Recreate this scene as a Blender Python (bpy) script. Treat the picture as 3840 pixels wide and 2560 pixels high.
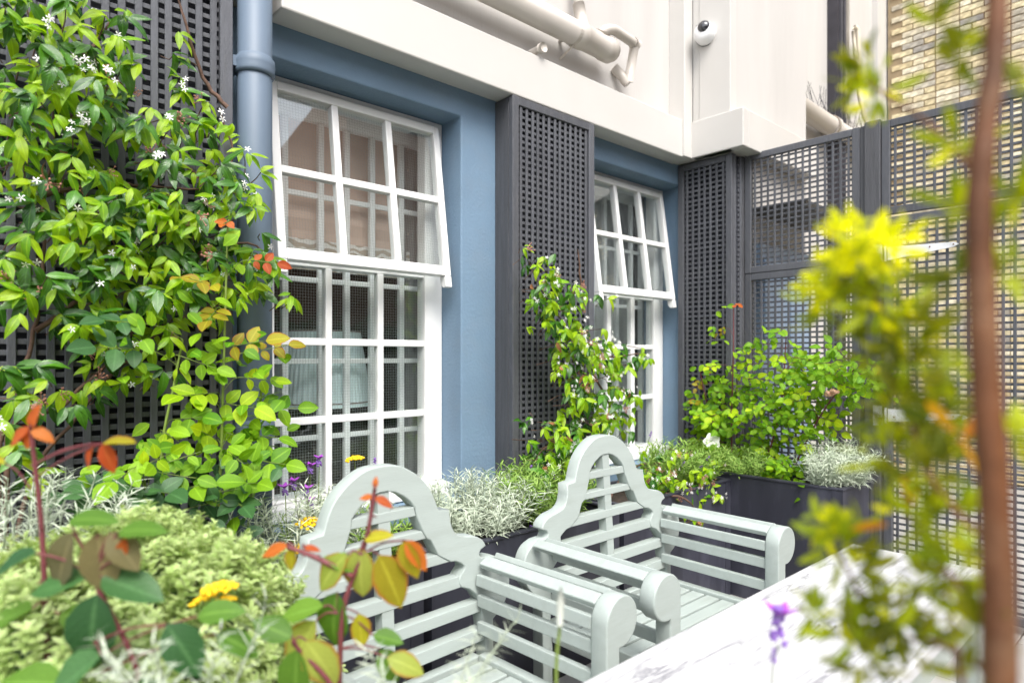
import bpy, bmesh, math, random
import numpy as np
from mathutils import Vector, Matrix

for o in list(bpy.data.objects): bpy.data.objects.remove(o)
S = bpy.context.scene
COL = S.collection
PI = math.pi
random.seed(11)
np.random.seed(11)

# ------------------------------------------------------------------ camera
cam = bpy.data.cameras.new('camera')
cam_ob = bpy.data.objects.new('camera', cam); COL.objects.link(cam_ob)
cam_ob.location = (0, 0, 1.28)
YAW = math.radians(47.656)
cam_ob.rotation_euler = (PI/2, 0, YAW - PI/2)
cam.sensor_width = 36; cam.lens = 22.543
cam.shift_y = 0.01476
cam.clip_start = 0.02; cam.clip_end = 300
cam.dof.use_dof = True; cam.dof.focus_distance = 2.3; cam.dof.aperture_fstop = 2.4
S.camera = cam_ob

# ------------------------------------------------------------------ sky and sun
W = bpy.data.worlds.new('World'); S.world = W; W.use_nodes = True
wn = W.node_tree.nodes; wl = W.node_tree.links
sky = wn.new('ShaderNodeTexSky'); sky.sky_type = 'NISHITA'; sky.sun_disc = False
SUN_EL, SUN_ROT = math.radians(54), math.radians(206)
sky.sun_elevation = SUN_EL; sky.sun_rotation = SUN_ROT
sky.air_density = 1.0; sky.dust_density = 3.0; sky.ozone_density = 1.0
hs = wn.new('ShaderNodeHueSaturation'); hs.inputs['Saturation'].default_value = 0.34
wl.new(sky.outputs[0], hs.inputs['Color'])
bg = wn['Background']; wl.new(hs.outputs[0], bg.inputs['Color']); bg.inputs['Strength'].default_value = 0.15
sun = bpy.data.lights.new('sun', 'SUN'); sun.energy = 1.15; sun.angle = math.radians(32); sun.color = (1.0, .96, .90)
sun_ob = bpy.data.objects.new('sun', sun); COL.objects.link(sun_ob)
sd = Vector((math.sin(SUN_ROT)*math.cos(SUN_EL), math.cos(SUN_ROT)*math.cos(SUN_EL), math.sin(SUN_EL)))
sun_ob.rotation_euler = sd.to_track_quat('Z', 'Y').to_euler()
sun_ob.location = (0, 0, 20)
S.render.engine = 'CYCLES'
S.view_settings.view_transform = 'Standard'; S.view_settings.look = 'None'
S.view_settings.exposure = 1.55; S.view_settings.gamma = 1; S.view_settings.use_curve_mapping = False
cy = S.cycles
cy.max_bounces = 10; cy.diffuse_bounces = 4; cy.glossy_bounces = 4; cy.transmission_bounces = 6; cy.transparent_max_bounces = 24
cy.caustics_reflective = False; cy.caustics_refractive = False
cy.use_denoising = True
try: cy.denoiser = 'OPENIMAGEDENOISE'
except Exception: pass
cy.sample_clamp_indirect = 8

# ------------------------------------------------------------------ materials
def nt(name):
    m = bpy.data.materials.new(name); m.use_nodes = True
    return m, m.node_tree.nodes, m.node_tree.links, m.node_tree.nodes['Principled BSDF']

def paint(name, col, rough=.5, var=.08, vscale=6, bump=.0, bscale=60, spec=.4, stretch=(1, 1, 1), dirt=None, dscale=3, damt=.5, rand=0.0):
    m, n, l, b = nt(name)
    tc = n.new('ShaderNodeTexCoord'); mp = n.new('ShaderNodeMapping'); mp.inputs['Scale'].default_value = stretch
    l.new(tc.outputs['Object'], mp.inputs[0])
    no = n.new('ShaderNodeTexNoise'); no.inputs['Scale'].default_value = vscale; no.inputs['Detail'].default_value = 5
    l.new(mp.outputs[0], no.inputs['Vector'])
    mr = n.new('ShaderNodeMapRange'); mr.inputs[1].default_value = .3; mr.inputs[2].default_value = .7
    mr.inputs[3].default_value = 1-var; mr.inputs[4].default_value = 1+var
    l.new(no.outputs[0], mr.inputs[0])
    mx = n.new('ShaderNodeMix'); mx.data_type = 'RGBA'; mx.blend_type = 'MULTIPLY'; mx.inputs[0].default_value = 1
    mx.inputs[6].default_value = (*col, 1); l.new(mr.outputs[0], mx.inputs[7])
    out = mx.outputs[2]
    if rand:
        oi = n.new('ShaderNodeObjectInfo'); r2 = n.new('ShaderNodeMapRange')
        r2.inputs[3].default_value = 1-rand; r2.inputs[4].default_value = 1+rand
        l.new(oi.outputs['Random'], r2.inputs[0])
        m3 = n.new('ShaderNodeMix'); m3.data_type = 'RGBA'; m3.blend_type = 'MULTIPLY'; m3.inputs[0].default_value = 1
        l.new(out, m3.inputs[6]); l.new(r2.outputs[0], m3.inputs[7]); out = m3.outputs[2]
    if dirt:
        n2 = n.new('ShaderNodeTexNoise'); n2.inputs['Scale'].default_value = dscale; n2.inputs['Detail'].default_value = 8; n2.inputs['Roughness'].default_value = .65
        l.new(mp.outputs[0], n2.inputs['Vector'])
        r3 = n.new('ShaderNodeMapRange'); r3.inputs[1].default_value = .5; r3.inputs[2].default_value = .72; r3.inputs[3].default_value = 0; r3.inputs[4].default_value = damt
        l.new(n2.outputs[0], r3.inputs[0])
        m4 = n.new('ShaderNodeMix'); m4.data_type = 'RGBA'; l.new(r3.outputs[0], m4.inputs[0]); l.new(out, m4.inputs[6]); m4.inputs[7].default_value = (*dirt, 1)
        out = m4.outputs[2]
    l.new(out, b.inputs['Base Color'])
    b.inputs['Roughness'].default_value = rough; b.inputs['Specular IOR Level'].default_value = spec
    if bump:
        nb = n.new('ShaderNodeTexNoise'); nb.inputs['Scale'].default_value = bscale; nb.inputs['Detail'].default_value = 4
        l.new(mp.outputs[0], nb.inputs['Vector'])
        bp = n.new('ShaderNodeBump'); bp.inputs['Strength'].default_value = bump; bp.inputs['Distance'].default_value = .003
        l.new(nb.outputs[0], bp.inputs['Height']); l.new(bp.outputs[0], b.inputs['Normal'])
    return m

def leafmat(name, c_dark, c_light, rough=.35, trans=.3, tcol=None, spec=.5, midrib=.35, edge=None, veins=.25):
    """two-tone leaf: each leaf takes its own tone, midrib and veins follow the leaf"""
    m, n, l, b = nt(name)
    oi = n.new('ShaderNodeObjectInfo'); ge = n.new('ShaderNodeNewGeometry')
    ad = n.new('ShaderNodeMath'); ad.operation = 'ADD'
    l.new(oi.outputs['Random'], ad.inputs[0]); l.new(ge.outputs['Random Per Island'], ad.inputs[1])
    fr = n.new('ShaderNodeMath'); fr.operation = 'FRACT'; l.new(ad.outputs[0], fr.inputs[0])
    mx = n.new('ShaderNodeMix'); mx.data_type = 'RGBA'
    l.new(fr.outputs[0], mx.inputs[0]); mx.inputs[6].default_value = (*c_dark, 1); mx.inputs[7].default_value = (*c_light, 1)
    at = n.new('ShaderNodeAttribute'); at.attribute_name = 'leafuv'
    sp = n.new('ShaderNodeSeparateXYZ'); l.new(at.outputs['Vector'], sp.inputs[0])
    ab = n.new('ShaderNodeMath'); ab.operation = 'ABSOLUTE'; l.new(sp.outputs[0], ab.inputs[0])
    mr = n.new('ShaderNodeMapRange'); mr.inputs[1].default_value = .03; mr.inputs[2].default_value = .16; mr.inputs[3].default_value = midrib; mr.inputs[4].default_value = 0
    l.new(ab.outputs[0], mr.inputs[0])
    m2 = n.new('ShaderNodeMix'); m2.data_type = 'RGBA'; l.new(mr.outputs[0], m2.inputs[0]); l.new(mx.outputs[2], m2.inputs[6])
    m2.inputs[7].default_value = (*[min(1, c*1.5+.03) for c in c_light], 1)
    out = m2.outputs[2]
    if edge:
        er = n.new('ShaderNodeMapRange'); er.inputs[1].default_value = .72; er.inputs[2].default_value = 1.0; er.inputs[3].default_value = 0; er.inputs[4].default_value = .8
        l.new(ab.outputs[0], er.inputs[0])
        m3 = n.new('ShaderNodeMix'); m3.data_type = 'RGBA'; l.new(er.outputs[0], m3.inputs[0]); l.new(out, m3.inputs[6]); m3.inputs[7].default_value = (*edge, 1)
        out = m3.outputs[2]
    # blotches
    no = n.new('ShaderNodeTexNoise'); no.inputs['Scale'].default_value = 45; tc = n.new('ShaderNodeTexCoord'); l.new(tc.outputs['Object'], no.inputs['Vector'])
    nr = n.new('ShaderNodeMapRange'); nr.inputs[1].default_value = .3; nr.inputs[2].default_value = .7; nr.inputs[3].default_value = .82; nr.inputs[4].default_value = 1.15
    l.new(no.outputs[0], nr.inputs[0])
    m5 = n.new('ShaderNodeMix'); m5.data_type = 'RGBA'; m5.blend_type = 'MULTIPLY'; m5.inputs[0].default_value = 1; l.new(out, m5.inputs[6]); l.new(nr.outputs[0], m5.inputs[7])
    out = m5.outputs[2]
    l.new(out, b.inputs['Base Color'])
    b.inputs['Roughness'].default_value = rough; b.inputs['Specular IOR Level'].default_value = spec
    # vein relief: chevrons across the blade
    if veins:
        v1 = n.new('ShaderNodeMath'); v1.operation = 'MULTIPLY_ADD'; l.new(ab.outputs[0], v1.inputs[0]); v1.inputs[1].default_value = -.35; l.new(sp.outputs[1], v1.inputs[2])
        v2 = n.new('ShaderNodeMath'); v2.operation = 'MULTIPLY'; l.new(v1.outputs[0], v2.inputs[0]); v2.inputs[1].default_value = 52
        v3 = n.new('ShaderNodeMath'); v3.operation = 'SINE'; l.new(v2.outputs[0], v3.inputs[0])
        bp = n.new('ShaderNodeBump'); bp.inputs['Strength'].default_value = veins; bp.inputs['Distance'].default_value = .0012
        l.new(v3.outputs[0], bp.inputs['Height']); l.new(bp.outputs[0], b.inputs['Normal'])
    tr = n.new('ShaderNodeBsdfTranslucent')
    if tcol: tr.inputs['Color'].default_value = (*tcol, 1)
    else:
        hsn = n.new('ShaderNodeHueSaturation'); hsn.inputs['Hue'].default_value = .485; hsn.inputs['Saturation'].default_value = 1.1; hsn.inputs['Value'].default_value = 1.9
        l.new(out, hsn.inputs['Color']); l.new(hsn.outputs[0], tr.inputs['Color'])
    ms = n.new('ShaderNodeMixShader'); ms.inputs[0].default_value = trans
    l.new(b.outputs[0], ms.inputs[1]); l.new(tr.outputs[0], ms.inputs[2])
    l.new(ms.outputs[0], n['Material Output'].inputs['Surface'])
    return m

def glassmat(name, boost=1.8, tint=(.965, .985, .98)):
    m, n, l, b = nt(name); n.remove(b)
    t = n.new('ShaderNodeBsdfTransparent'); t.inputs[0].default_value = (*tint, 1)
    g = n.new('ShaderNodeBsdfGlossy'); g.inputs['Roughness'].default_value = .006; g.inputs[0].default_value = (1, 1, 1, 1)
    tc = n.new('ShaderNodeTexCoord'); no = n.new('ShaderNodeTexNoise'); no.inputs['Scale'].default_value = 3; l.new(tc.outputs['Object'], no.inputs['Vector'])
    bp = n.new('ShaderNodeBump'); bp.inputs['Strength'].default_value = .02; bp.inputs['Distance'].default_value = .02; l.new(no.outputs[0], bp.inputs['Height']); l.new(bp.outputs[0], g.inputs['Normal'])
    ge = n.new('ShaderNodeNewGeometry'); dt = n.new('ShaderNodeVectorMath'); dt.operation = 'DOT_PRODUCT'; l.new(ge.outputs['Normal'], dt.inputs[0]); l.new(ge.outputs['Incoming'], dt.inputs[1])
    ab = n.new('ShaderNodeMath'); ab.operation = 'ABSOLUTE'; l.new(dt.outputs['Value'], ab.inputs[0])
    om = n.new('ShaderNodeMath'); om.operation = 'SUBTRACT'; om.inputs[0].default_value = 1; l.new(ab.outputs[0], om.inputs[1])
    pw = n.new('ShaderNodeMath'); pw.operation = 'POWER'; l.new(om.outputs[0], pw.inputs[0]); pw.inputs[1].default_value = 5
    f = n.new('ShaderNodeMath'); f.operation = 'MULTIPLY_ADD'; l.new(pw.outputs[0], f.inputs[0]); f.inputs[1].default_value = .96; f.inputs[2].default_value = .04
    k = n.new('ShaderNodeMath'); k.operation = 'MULTIPLY'; k.use_clamp = True; k.inputs[1].default_value = boost; l.new(f.outputs[0], k.inputs[0])
    ms = n.new('ShaderNodeMixShader'); l.new(k.outputs[0], ms.inputs[0]); l.new(t.outputs[0], ms.inputs[1]); l.new(g.outputs[0], ms.inputs[2])
    l.new(ms.outputs[0], n['Material Output'].inputs['Surface'])
    return m

def rampmat(name, stops, rough=.9, bump=.3, bscale=80, nscale=20, spec=.2):
    """colour picked per piece from a ramp (bricks), with grain"""
    m, n, l, b = nt(name)
    oi = n.new('ShaderNodeObjectInfo'); ge = n.new('ShaderNodeNewGeometry')
    ad = n.new('ShaderNodeMath'); l.new(oi.outputs['Random'], ad.inputs[0]); l.new(ge.outputs['Random Per Island'], ad.inputs[1])
    fr = n.new('ShaderNodeMath'); fr.operation = 'FRACT'; l.new(ad.outputs[0], fr.inputs[0])
    cr = n.new('ShaderNodeValToRGB'); e = cr.color_ramp.elements
    e[0].position = stops[0][0]; e[0].color = (*stops[0][1], 1); e[1].position = stops[-1][0]; e[1].color = (*stops[-1][1], 1)
    for p, c in stops[1:-1]:
        q = e.new(p); q.color = (*c, 1)
    l.new(fr.outputs[0], cr.inputs[0])
    tc = n.new('ShaderNodeTexCoord'); no = n.new('ShaderNodeTexNoise'); no.inputs['Scale'].default_value = nscale; no.inputs['Detail'].default_value = 6
    l.new(tc.outputs['Object'], no.inputs['Vector'])
    mr = n.new('ShaderNodeMapRange'); mr.inputs[1].default_value = .3; mr.inputs[2].default_value = .7; mr.inputs[3].default_value = .65; mr.inputs[4].default_value = 1.25
    l.new(no.outputs[0], mr.inputs[0])
    mx = n.new('ShaderNodeMix'); mx.data_type = 'RGBA'; mx.blend_type = 'MULTIPLY'; mx.inputs[0].default_value = 1
    l.new(cr.outputs[0], mx.inputs[6]); l.new(mr.outputs[0], mx.inputs[7]); l.new(mx.outputs[2], b.inputs['Base Color'])
    b.inputs['Roughness'].default_value = rough; b.inputs['Specular IOR Level'].default_value = spec
    nb = n.new('ShaderNodeTexNoise'); nb.inputs['Scale'].default_value = bscale; l.new(tc.outputs['Object'], nb.inputs['Vector'])
    bp = n.new('ShaderNodeBump'); bp.inputs['Strength'].default_value = bump; bp.inputs['Distance'].default_value = .004
    l.new(nb.outputs[0], bp.inputs['Height']); l.new(bp.outputs[0], b.inputs['Normal'])
    return m

M = {}
M['blue'] = paint('blue_masonry_paint', (.155, .235, .325), .55, .09, 3, .6, 70, .3, dirt=(.175, .235, .30), dscale=5, damt=.5)
M['pipe_blue'] = paint('blue_grey_pipe_paint', (.118, .160, .215), .5, .05, 5, .12, 40, .45)
M['cream'] = paint('cream_wall_paint', (.50, .482, .460), .6, .05, 2, .3, 40, .3, stretch=(2.2, 2.2, .3), dirt=(.40, .385, .365), dscale=1.8, damt=.25)
M['cream2'] = paint('cream_joinery_paint', (.53, .515, .49), .45, .03, 3, .08, 30, .35, dirt=(.53, .5, .46), dscale=2, damt=.35)
M['cream_pipe'] = paint('cream_plastic_pipe', (.50, .46, .415), .35, .03, 6, 0, 1, .45)
M['white'] = paint('white_window_paint', (.80, .80, .79), .38, .03, 9, .3, 55, .45, dirt=(.68, .67, .66), dscale=7, damt=.35)
M['white_in'] = paint('white_inner_window_paint', (.88, .90, .90), .4, .02, 9)
M['char'] = paint('charcoal_trellis_paint', (.084, .088, .100), .5, .12, 30, .5, 160, .35, stretch=(3, 3, .5), rand=.16, dirt=(.11, .11, .115), dscale=18, damt=.6)
M['char_post'] = paint('charcoal_post_paint', (.074, .076, .084), .55, .15, 12, .9, 70, .35, stretch=(4, 4, .35), dirt=(.09, .09, .095), dscale=9, damt=.5)
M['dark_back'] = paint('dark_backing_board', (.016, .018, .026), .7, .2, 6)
M['zinc'] = paint('dark_zinc', (.030, .031, .044), .45, .3, 3.5, .08, 20, .5, stretch=(1.4, 1.4, .35), dirt=(.075, .077, .105), dscale=4.5, damt=.8)
M['soil'] = paint('soil', (.035, .025, .018), .95, .4, 30, 1, 60)
M['chair'] = paint('sage_grey_chair_paint', (.355, .402, .382), .40, .035, 14, .14, 90, .42, stretch=(.5, 3, 3), dirt=(.30, .335, .31), dscale=9, damt=.6)
M['tleg'] = paint('sage_table_leg_paint', (.36, .40, .37), .45, .05, 8, .2, 60)
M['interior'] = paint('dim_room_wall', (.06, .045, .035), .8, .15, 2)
M['shade'] = paint('pale_blue_silk_shade', (.72, .86, .87), .7, .03, 4)
M['trim'] = paint('brown_ribbon', (.14, .06, .04), .6)
M['cam_white'] = paint('white_plastic', (.80, .80, .80), .35, .01)
M['rust'] = paint('rust', (.16, .06, .025), .8, .3, 40)
M['galv'] = paint('white_galvanised_steel', (.68, .69, .72), .4, .06, 30)
M['black_pipe'] = paint('black_cast_iron', (.03, .028, .035), .5, .2, 8)
M['bark_red'] = paint('red_rose_cane', (.14, .035, .04), .5, .2, 30)
M['bark'] = paint('brown_vine_bark', (.105, .06, .042), .8, .3, 60, .5, 120)
M['bark_fg'] = paint('reddish_smooth_bark', (.105, .038, .012), .6, .5, 18, .4, 60, dirt=(.26, .15, .08), dscale=14, damt=.6)
M['stem_green'] = paint('green_stem', (.17, .24, .045), .55, .15, 40)
M['stem_silver'] = paint('silver_stem', (.40, .42, .37), .8, .1, 40)
M['ground'] = paint('pale_paving', (.28, .275, .265), .8, .1, 3, .3, 60)
M['slab'] = paint('pale_paving_slab', (.32, .315, .30), .8, .1, 4, .3, 60, rand=.08)
M['mortar'] = paint('mortar', (.30, .23, .14), .9, .15, 10)
M['yellow_brick'] = rampmat('yellow_stock_brick', [(0, (.52, .43, .26)), (.2, (.66, .58, .38)), (.42, (.58, .48, .29)), (.6, (.74, .68, .52)), (.76, (.50, .44, .32)), (.9, (.31, .29, .26)), (1, (.60, .55, .44))])
M['brown_brick'] = rampmat('brown_brick', [(0, (.30, .16, .11)), (.5, (.36, .20, .14)), (1, (.26, .15, .10))])
M['wire'] = paint('galvanised_wire', (.40, .42, .42), .4, .02); M['wire'].node_tree.nodes['Principled BSDF'].inputs['Metallic'].default_value = .4
M['glass'] = glassmat('window_glass', 2.4)
M['glass_low'] = glassmat('lower_window_glass', 1.0)
M['shadow_ring'] = paint('grey_shadow_ring', (.16, .16, .165), .6, .05)  # dark grey of the shadow line painted round the security camera base
M['lens'] = paint('smoked_dome', (.02, .02, .025), .05, .0, 1, 0, 1, .9)
M['petal_white'] = paint('white_petal', (.82, .82, .78), .6, .02)
M['petal_purple'] = paint('purple_petal', (.36, .06, .50), .6, .15, 60)
M['petal_lav'] = paint('lavender_petal', (.25, .13, .46), .7, .2, 80)
M['yellow'] = paint('yellow_flower', (.86, .56, .01), .7, .08, 80)
M['bud'] = paint('pinkish_bud', (.36, .17, .12), .7, .2, 60)
M['peach'] = paint('peach_petal', (.72, .42, .30), .7, .15, 60)
M['dead'] = paint('dead_leaf', (.27, .12, .045), .8, .3, 40)
M['nail'] = paint('nail_steel', (.06, .06, .07), .4)
M['curtain'] = paint('grey_sheer_curtain', (.50, .52, .52), .9, .05, 60, stretch=(1, 1, .05))
M['curtain_grey'] = paint('grey_curtain', (.22, .22, .22), .9, .05, 60, stretch=(1, 1, .05))
M['cable'] = paint('cream_cable', (.60, .53, .42), .5)
M['blue_door'] = paint('pale_blue_paint', (.26, .35, .48), .45, .05)
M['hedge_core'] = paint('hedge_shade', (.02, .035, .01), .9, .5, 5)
M['awning'] = paint('dark_canopy', (.06, .058, .055), .6, .1)
M['orange'] = paint('orange_crate', (.75, .30, .03), .6, .1)

# roman blind: taupe cloth, with a light border of scroll pattern along its bottom
def blindmat():
    m, n, l, b = nt('taupe_blind_cloth')
    tc = n.new('ShaderNodeTexCoord')
    wv = n.new('ShaderNodeTexWave'); wv.inputs['Scale'].default_value = 240; wv.bands_direction = 'X'; wv.inputs['Distortion'].default_value = 1.5; l.new(tc.outputs['Object'], wv.inputs['Vector'])
    mx = n.new('ShaderNodeMix'); mx.data_type = 'RGBA'; l.new(wv.outputs['Fac'], mx.inputs[0])
    mx.inputs[6].default_value = (.56, .42, .35, 1); mx.inputs[7].default_value = (.64, .49, .41, 1)
    l.new(mx.outputs[2], b.inputs['Base Color']); b.inputs['Roughness'].default_value = .9
    return m
def borderm():
    m, n, l, b = nt('scroll_pattern_border')
    tc = n.new('ShaderNodeTexCoord')
    wv = n.new('ShaderNodeTexWave'); wv.wave_type = 'RINGS'; wv.inputs['Scale'].default_value = 9; wv.inputs['Distortion'].default_value = 7; wv.inputs['Detail'].default_value = 1; wv.inputs['Detail Scale'].default_value = 1.5
    l.new(tc.outputs['Object'], wv.inputs['Vector'])
    cr = n.new('ShaderNodeValToRGB'); cr.color_ramp.elements[0].position = .5; cr.color_ramp.elements[1].position = .56
    cr.color_ramp.elements[0].color = (.40, .35, .28, 1); cr.color_ramp.elements[1].color = (.74, .73, .70, 1)
    l.new(wv.outputs['Fac'], cr.inputs[0]); l.new(cr.outputs[0], b.inputs['Base Color']); b.inputs['Roughness'].default_value = .9
    return m
M['blind'] = blindmat(); M['border'] = borderm()

def marblemat():
    m, n, l, b = nt('white_grey_veined_marble')
    tc = n.new('ShaderNodeTexCoord'); mp = n.new('ShaderNodeMapping'); mp.inputs['Scale'].default_value = (1.0, 11, 3); mp.inputs['Rotation'].default_value = (0, 0, .04)
    l.new(tc.outputs['Object'], mp.inputs[0])
    n1 = n.new('ShaderNodeTexNoise'); n1.inputs['Scale'].default_value = 2.6; n1.inputs['Detail'].default_value = 9; n1.inputs['Roughness'].default_value = .62; n1.inputs['Distortion'].default_value = .9
    l.new(mp.outputs[0], n1.inputs['Vector'])
    s1 = n.new('ShaderNodeMath'); s1.operation = 'SUBTRACT'; l.new(n1.outputs[0], s1.inputs[0]); s1.inputs[1].default_value = .5
    a1 = n.new('ShaderNodeMath'); a1.operation = 'ABSOLUTE'; l.new(s1.outputs[0], a1.inputs[0])
    r1 = n.new('ShaderNodeMapRange'); r1.inputs[1].default_value = .0; r1.inputs[2].default_value = .036; r1.inputs[3].default_value = 1; r1.inputs[4].default_value = 0; l.new(a1.outputs[0], r1.inputs[0])
    n2 = n.new('ShaderNodeTexNoise'); n2.inputs['Scale'].default_value = 1.3; n2.inputs['Detail'].default_value = 3; l.new(mp.outputs[0], n2.inputs['Vector'])
    r2 = n.new('ShaderNodeMapRange'); r2.inputs[1].default_value = .36; r2.inputs[2].default_value = .62; l.new(n2.outputs[0], r2.inputs[0])
    mu = n.new('ShaderNodeMath'); mu.operation = 'MULTIPLY'; l.new(r1.outputs[0], mu.inputs[0]); l.new(r2.outputs[0], mu.inputs[1])
    mx = n.new('ShaderNodeMix'); mx.data_type = 'RGBA'; l.new(mu.outputs[0], mx.inputs[0]); mx.inputs[6].default_value = (.52, .52, .53, 1); mx.inputs[7].default_value = (.08, .08, .10, 1)
    l.new(mx.outputs[2], b.inputs['Base Color']); b.inputs['Roughness'].default_value = .33; b.inputs['Specular IOR Level'].default_value = .25
    return m
M['marble'] = marblemat()

# leaves
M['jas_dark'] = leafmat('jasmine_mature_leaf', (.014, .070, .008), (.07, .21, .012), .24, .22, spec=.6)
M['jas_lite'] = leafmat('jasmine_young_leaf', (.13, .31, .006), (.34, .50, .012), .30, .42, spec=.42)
M['rose_leaf'] = leafmat('rose_leaf', (.075, .21, .008), (.24, .42, .014), .5, .35, spec=.25, veins=.16)
M['rose_lite'] = leafmat('young_rose_leaf', (.22, .40, .008), (.42, .55, .015), .5, .45, spec=.25, veins=.15)
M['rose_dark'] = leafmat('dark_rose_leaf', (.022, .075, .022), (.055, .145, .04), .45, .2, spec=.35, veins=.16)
M['rose_red'] = leafmat('red_rose_leaf', (.36, .05, .012), (.50, .15, .02), .5, .4, tcol=(.75, .16, .02), veins=.12, spec=.25)
M['rose_bronze'] = leafmat('bronze_rose_leaf', (.24, .20, .015), (.36, .34, .02), .5, .4, spec=.25, edge=(.34, .10, .03), veins=.12)
M['rose_mauve'] = leafmat('mauve_rose_leaf', (.10, .095, .04), (.17, .14, .055), .5, .25, spec=.25, veins=.1)
M['rose_muted'] = leafmat('pale_rose_leaf_with_red_edge', (.25, .32, .05), (.34, .38, .075), .5, .4, spec=.25, edge=(.36, .13, .03), veins=.12)
M['rose_mid'] = leafmat('mid_green_rose_leaf', (.07, .16, .02), (.13, .25, .03), .5, .3, spec=.25, veins=.12)
M['hebe'] = leafmat('variegated_hebe_leaf', (.24, .36, .09), (.48, .58, .25), .42, .25, midrib=.0, edge=(.70, .74, .44), veins=0)
M['silver'] = leafmat('silver_needle_leaf', (.36, .42, .32), (.57, .62, .50), .7, .15, midrib=0, veins=0, spec=.2)
M['lav_leaf'] = leafmat('grey_green_lavender_leaf', (.14, .27, .045), (.33, .46, .12), .6, .25, midrib=0, veins=0, spec=.2)
M['lily_leaf'] = leafmat('narrow_green_leaf', (.10, .22, .04), (.22, .36, .07), .4, .3, veins=0)
M['fg_y'] = leafmat('acid_yellow_leaf', (.50, .56, .008), (.74, .74, .012), .5, .5, spec=.25, veins=0)
M['fg_g'] = leafmat('yellow_green_leaf', (.17, .25, .006), (.37, .42, .010), .5, .4, spec=.25, veins=0)
M['fg_m'] = leafmat('olive_green_leaf', (.06, .10, .006), (.24, .25, .010), .5, .35, spec=.25, veins=0)
M['fg_o'] = leafmat('orange_leaf', (.55, .20, .012), (.75, .42, .02), .45, .45, veins=0)

# ------------------------------------------------------------------ mesh helpers
class MB:
    """collects shapes as vertex and face lists"""
    def __init__(s): s.v = []; s.f = []; s.uv = []; s.n = 0
    def add(s, v, f, uv=None):
        s.v.extend(tuple(map(float, p)) for p in v); s.f.extend(tuple(i+s.n for i in q) for q in f)
        s.uv.extend(uv if uv is not None else [(1, 0, 0)]*len(v)); s.n += len(v)
        return s
    def box(s, x0, x1, y0, y1, z0, z1, R=None):
        v = [(x0, y0, z0), (x1, y0, z0), (x1, y1, z0), (x0, y1, z0), (x0, y0, z1), (x1, y0, z1), (x1, y1, z1), (x0, y1, z1)]
        if R is not None: v = [tuple(R @ Vector(p)) for p in v]
        return s.add(v, [(3, 2, 1, 0), (4, 5, 6, 7), (0, 1, 5, 4), (1, 2, 6, 5), (2, 3, 7, 6), (3, 0, 4, 7)])
    def tube(s, pts, r, n=6, cap=True):
        pts = [Vector(p) for p in pts]; N = len(pts)
        rr = r if isinstance(r, (list, tuple)) else [r]*N
        v = []; f = []; ref = Vector((.3, .2, .93))
        for i, p in enumerate(pts):
            t = (pts[min(i+1, N-1)] - pts[max(i-1, 0)])
            t = t.normalized() if t.length > 1e-9 else Vector((0, 0, 1))
            if abs(t.dot(ref)) > .95: ref = Vector((1, 0, .1)).normalized()
            a = t.cross(ref).normalized(); b_ = t.cross(a)
            for k in range(n):
                q = 2*PI*k/n; v.append(p + (a*math.cos(q)+b_*math.sin(q))*rr[i])
        for i in range(N-1):
            for k in range(n):
                f.append((i*n+k, i*n+(k+1) % n, (i+1)*n+(k+1) % n, (i+1)*n+k))
        if cap: f.append(tuple(range(n))); f.append(tuple((N-1)*n+k for k in reversed(range(n))))
        return s.add(v, f)
    def lathe(s, prof, n=24, c=(0, 0, 0), axis=(0, 0, 1), cap=True):
        q = Vector((0, 0, 1)).rotation_difference(Vector(axis)); c = Vector(c); v = []; f = []
        for (r, z) in prof:
            for k in range(n):
                a = 2*PI*k/n; v.append(c + q @ Vector((r*math.cos(a), r*math.sin(a), z)))
        for i in range(len(prof)-1):
            for k in range(n): f.append((i*n+k, i*n+(k+1) % n, (i+1)*n+(k+1) % n, (i+1)*n+k))
        if cap: f.append(tuple(reversed(range(n)))); f.append(tuple((len(prof)-1)*n+k for k in range(n)))
        return s.add(v, f)
    def ball(s, c, r, sq=1.0):
        p = [(0, 0, 1), (.894, 0, .447), (.276, .851, .447), (-.724, .526, .447), (-.724, -.526, .447), (.276, -.851, .447), (.724, .526, -.447), (-.276, .851, -.447), (-.894, 0, -.447), (-.276, -.851, -.447), (.724, -.526, -.447), (0, 0, -1)]
        fa = [(0, 1, 2), (0, 2, 3), (0, 3, 4), (0, 4, 5), (0, 5, 1), (1, 6, 2), (2, 7, 3), (3, 8, 4), (4, 9, 5), (5, 10, 1), (2, 6, 7), (3, 7, 8), (4, 8, 9), (5, 9, 10), (1, 10, 6), (11, 7, 6), (11, 8, 7), (11, 9, 8), (11, 10, 9), (11, 6, 10)]
        return s.add([(c[0]+a*r, c[1]+b_*r, c[2]+z*r*sq) for a, b_, z in p], fa)
    def mesh(s, name, smooth=False, uv=False, origin=(0, 0, 0)):
        m = bpy.data.meshes.new(name)
        v = np.array(s.v, dtype=float).reshape(-1, 3) - np.array(origin)
        m.from_pydata(v.tolist(), [], s.f)
        if smooth: m.polygons.foreach_set('use_smooth', [True]*len(m.polygons))
        if uv:
            a = m.attributes.new('leafuv', 'FLOAT_VECTOR', 'POINT'); a.data.foreach_set('vector', np.array(s.uv, dtype=float).ravel())
        m.update(); return m

def bevel(me, w, seg=2, ang=35):
    bm = bmesh.new(); bm.from_mesh(me)
    es = [e for e in bm.edges if len(e.link_faces) == 2 and e.calc_face_angle(0) > math.radians(ang)]
    bmesh.ops.bevel(bm, geom=es, offset=w, segments=seg, affect='EDGES', profile=.5, clamp_overlap=True)
    bm.to_mesh(me); bm.free(); me.update(); return me

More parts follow.
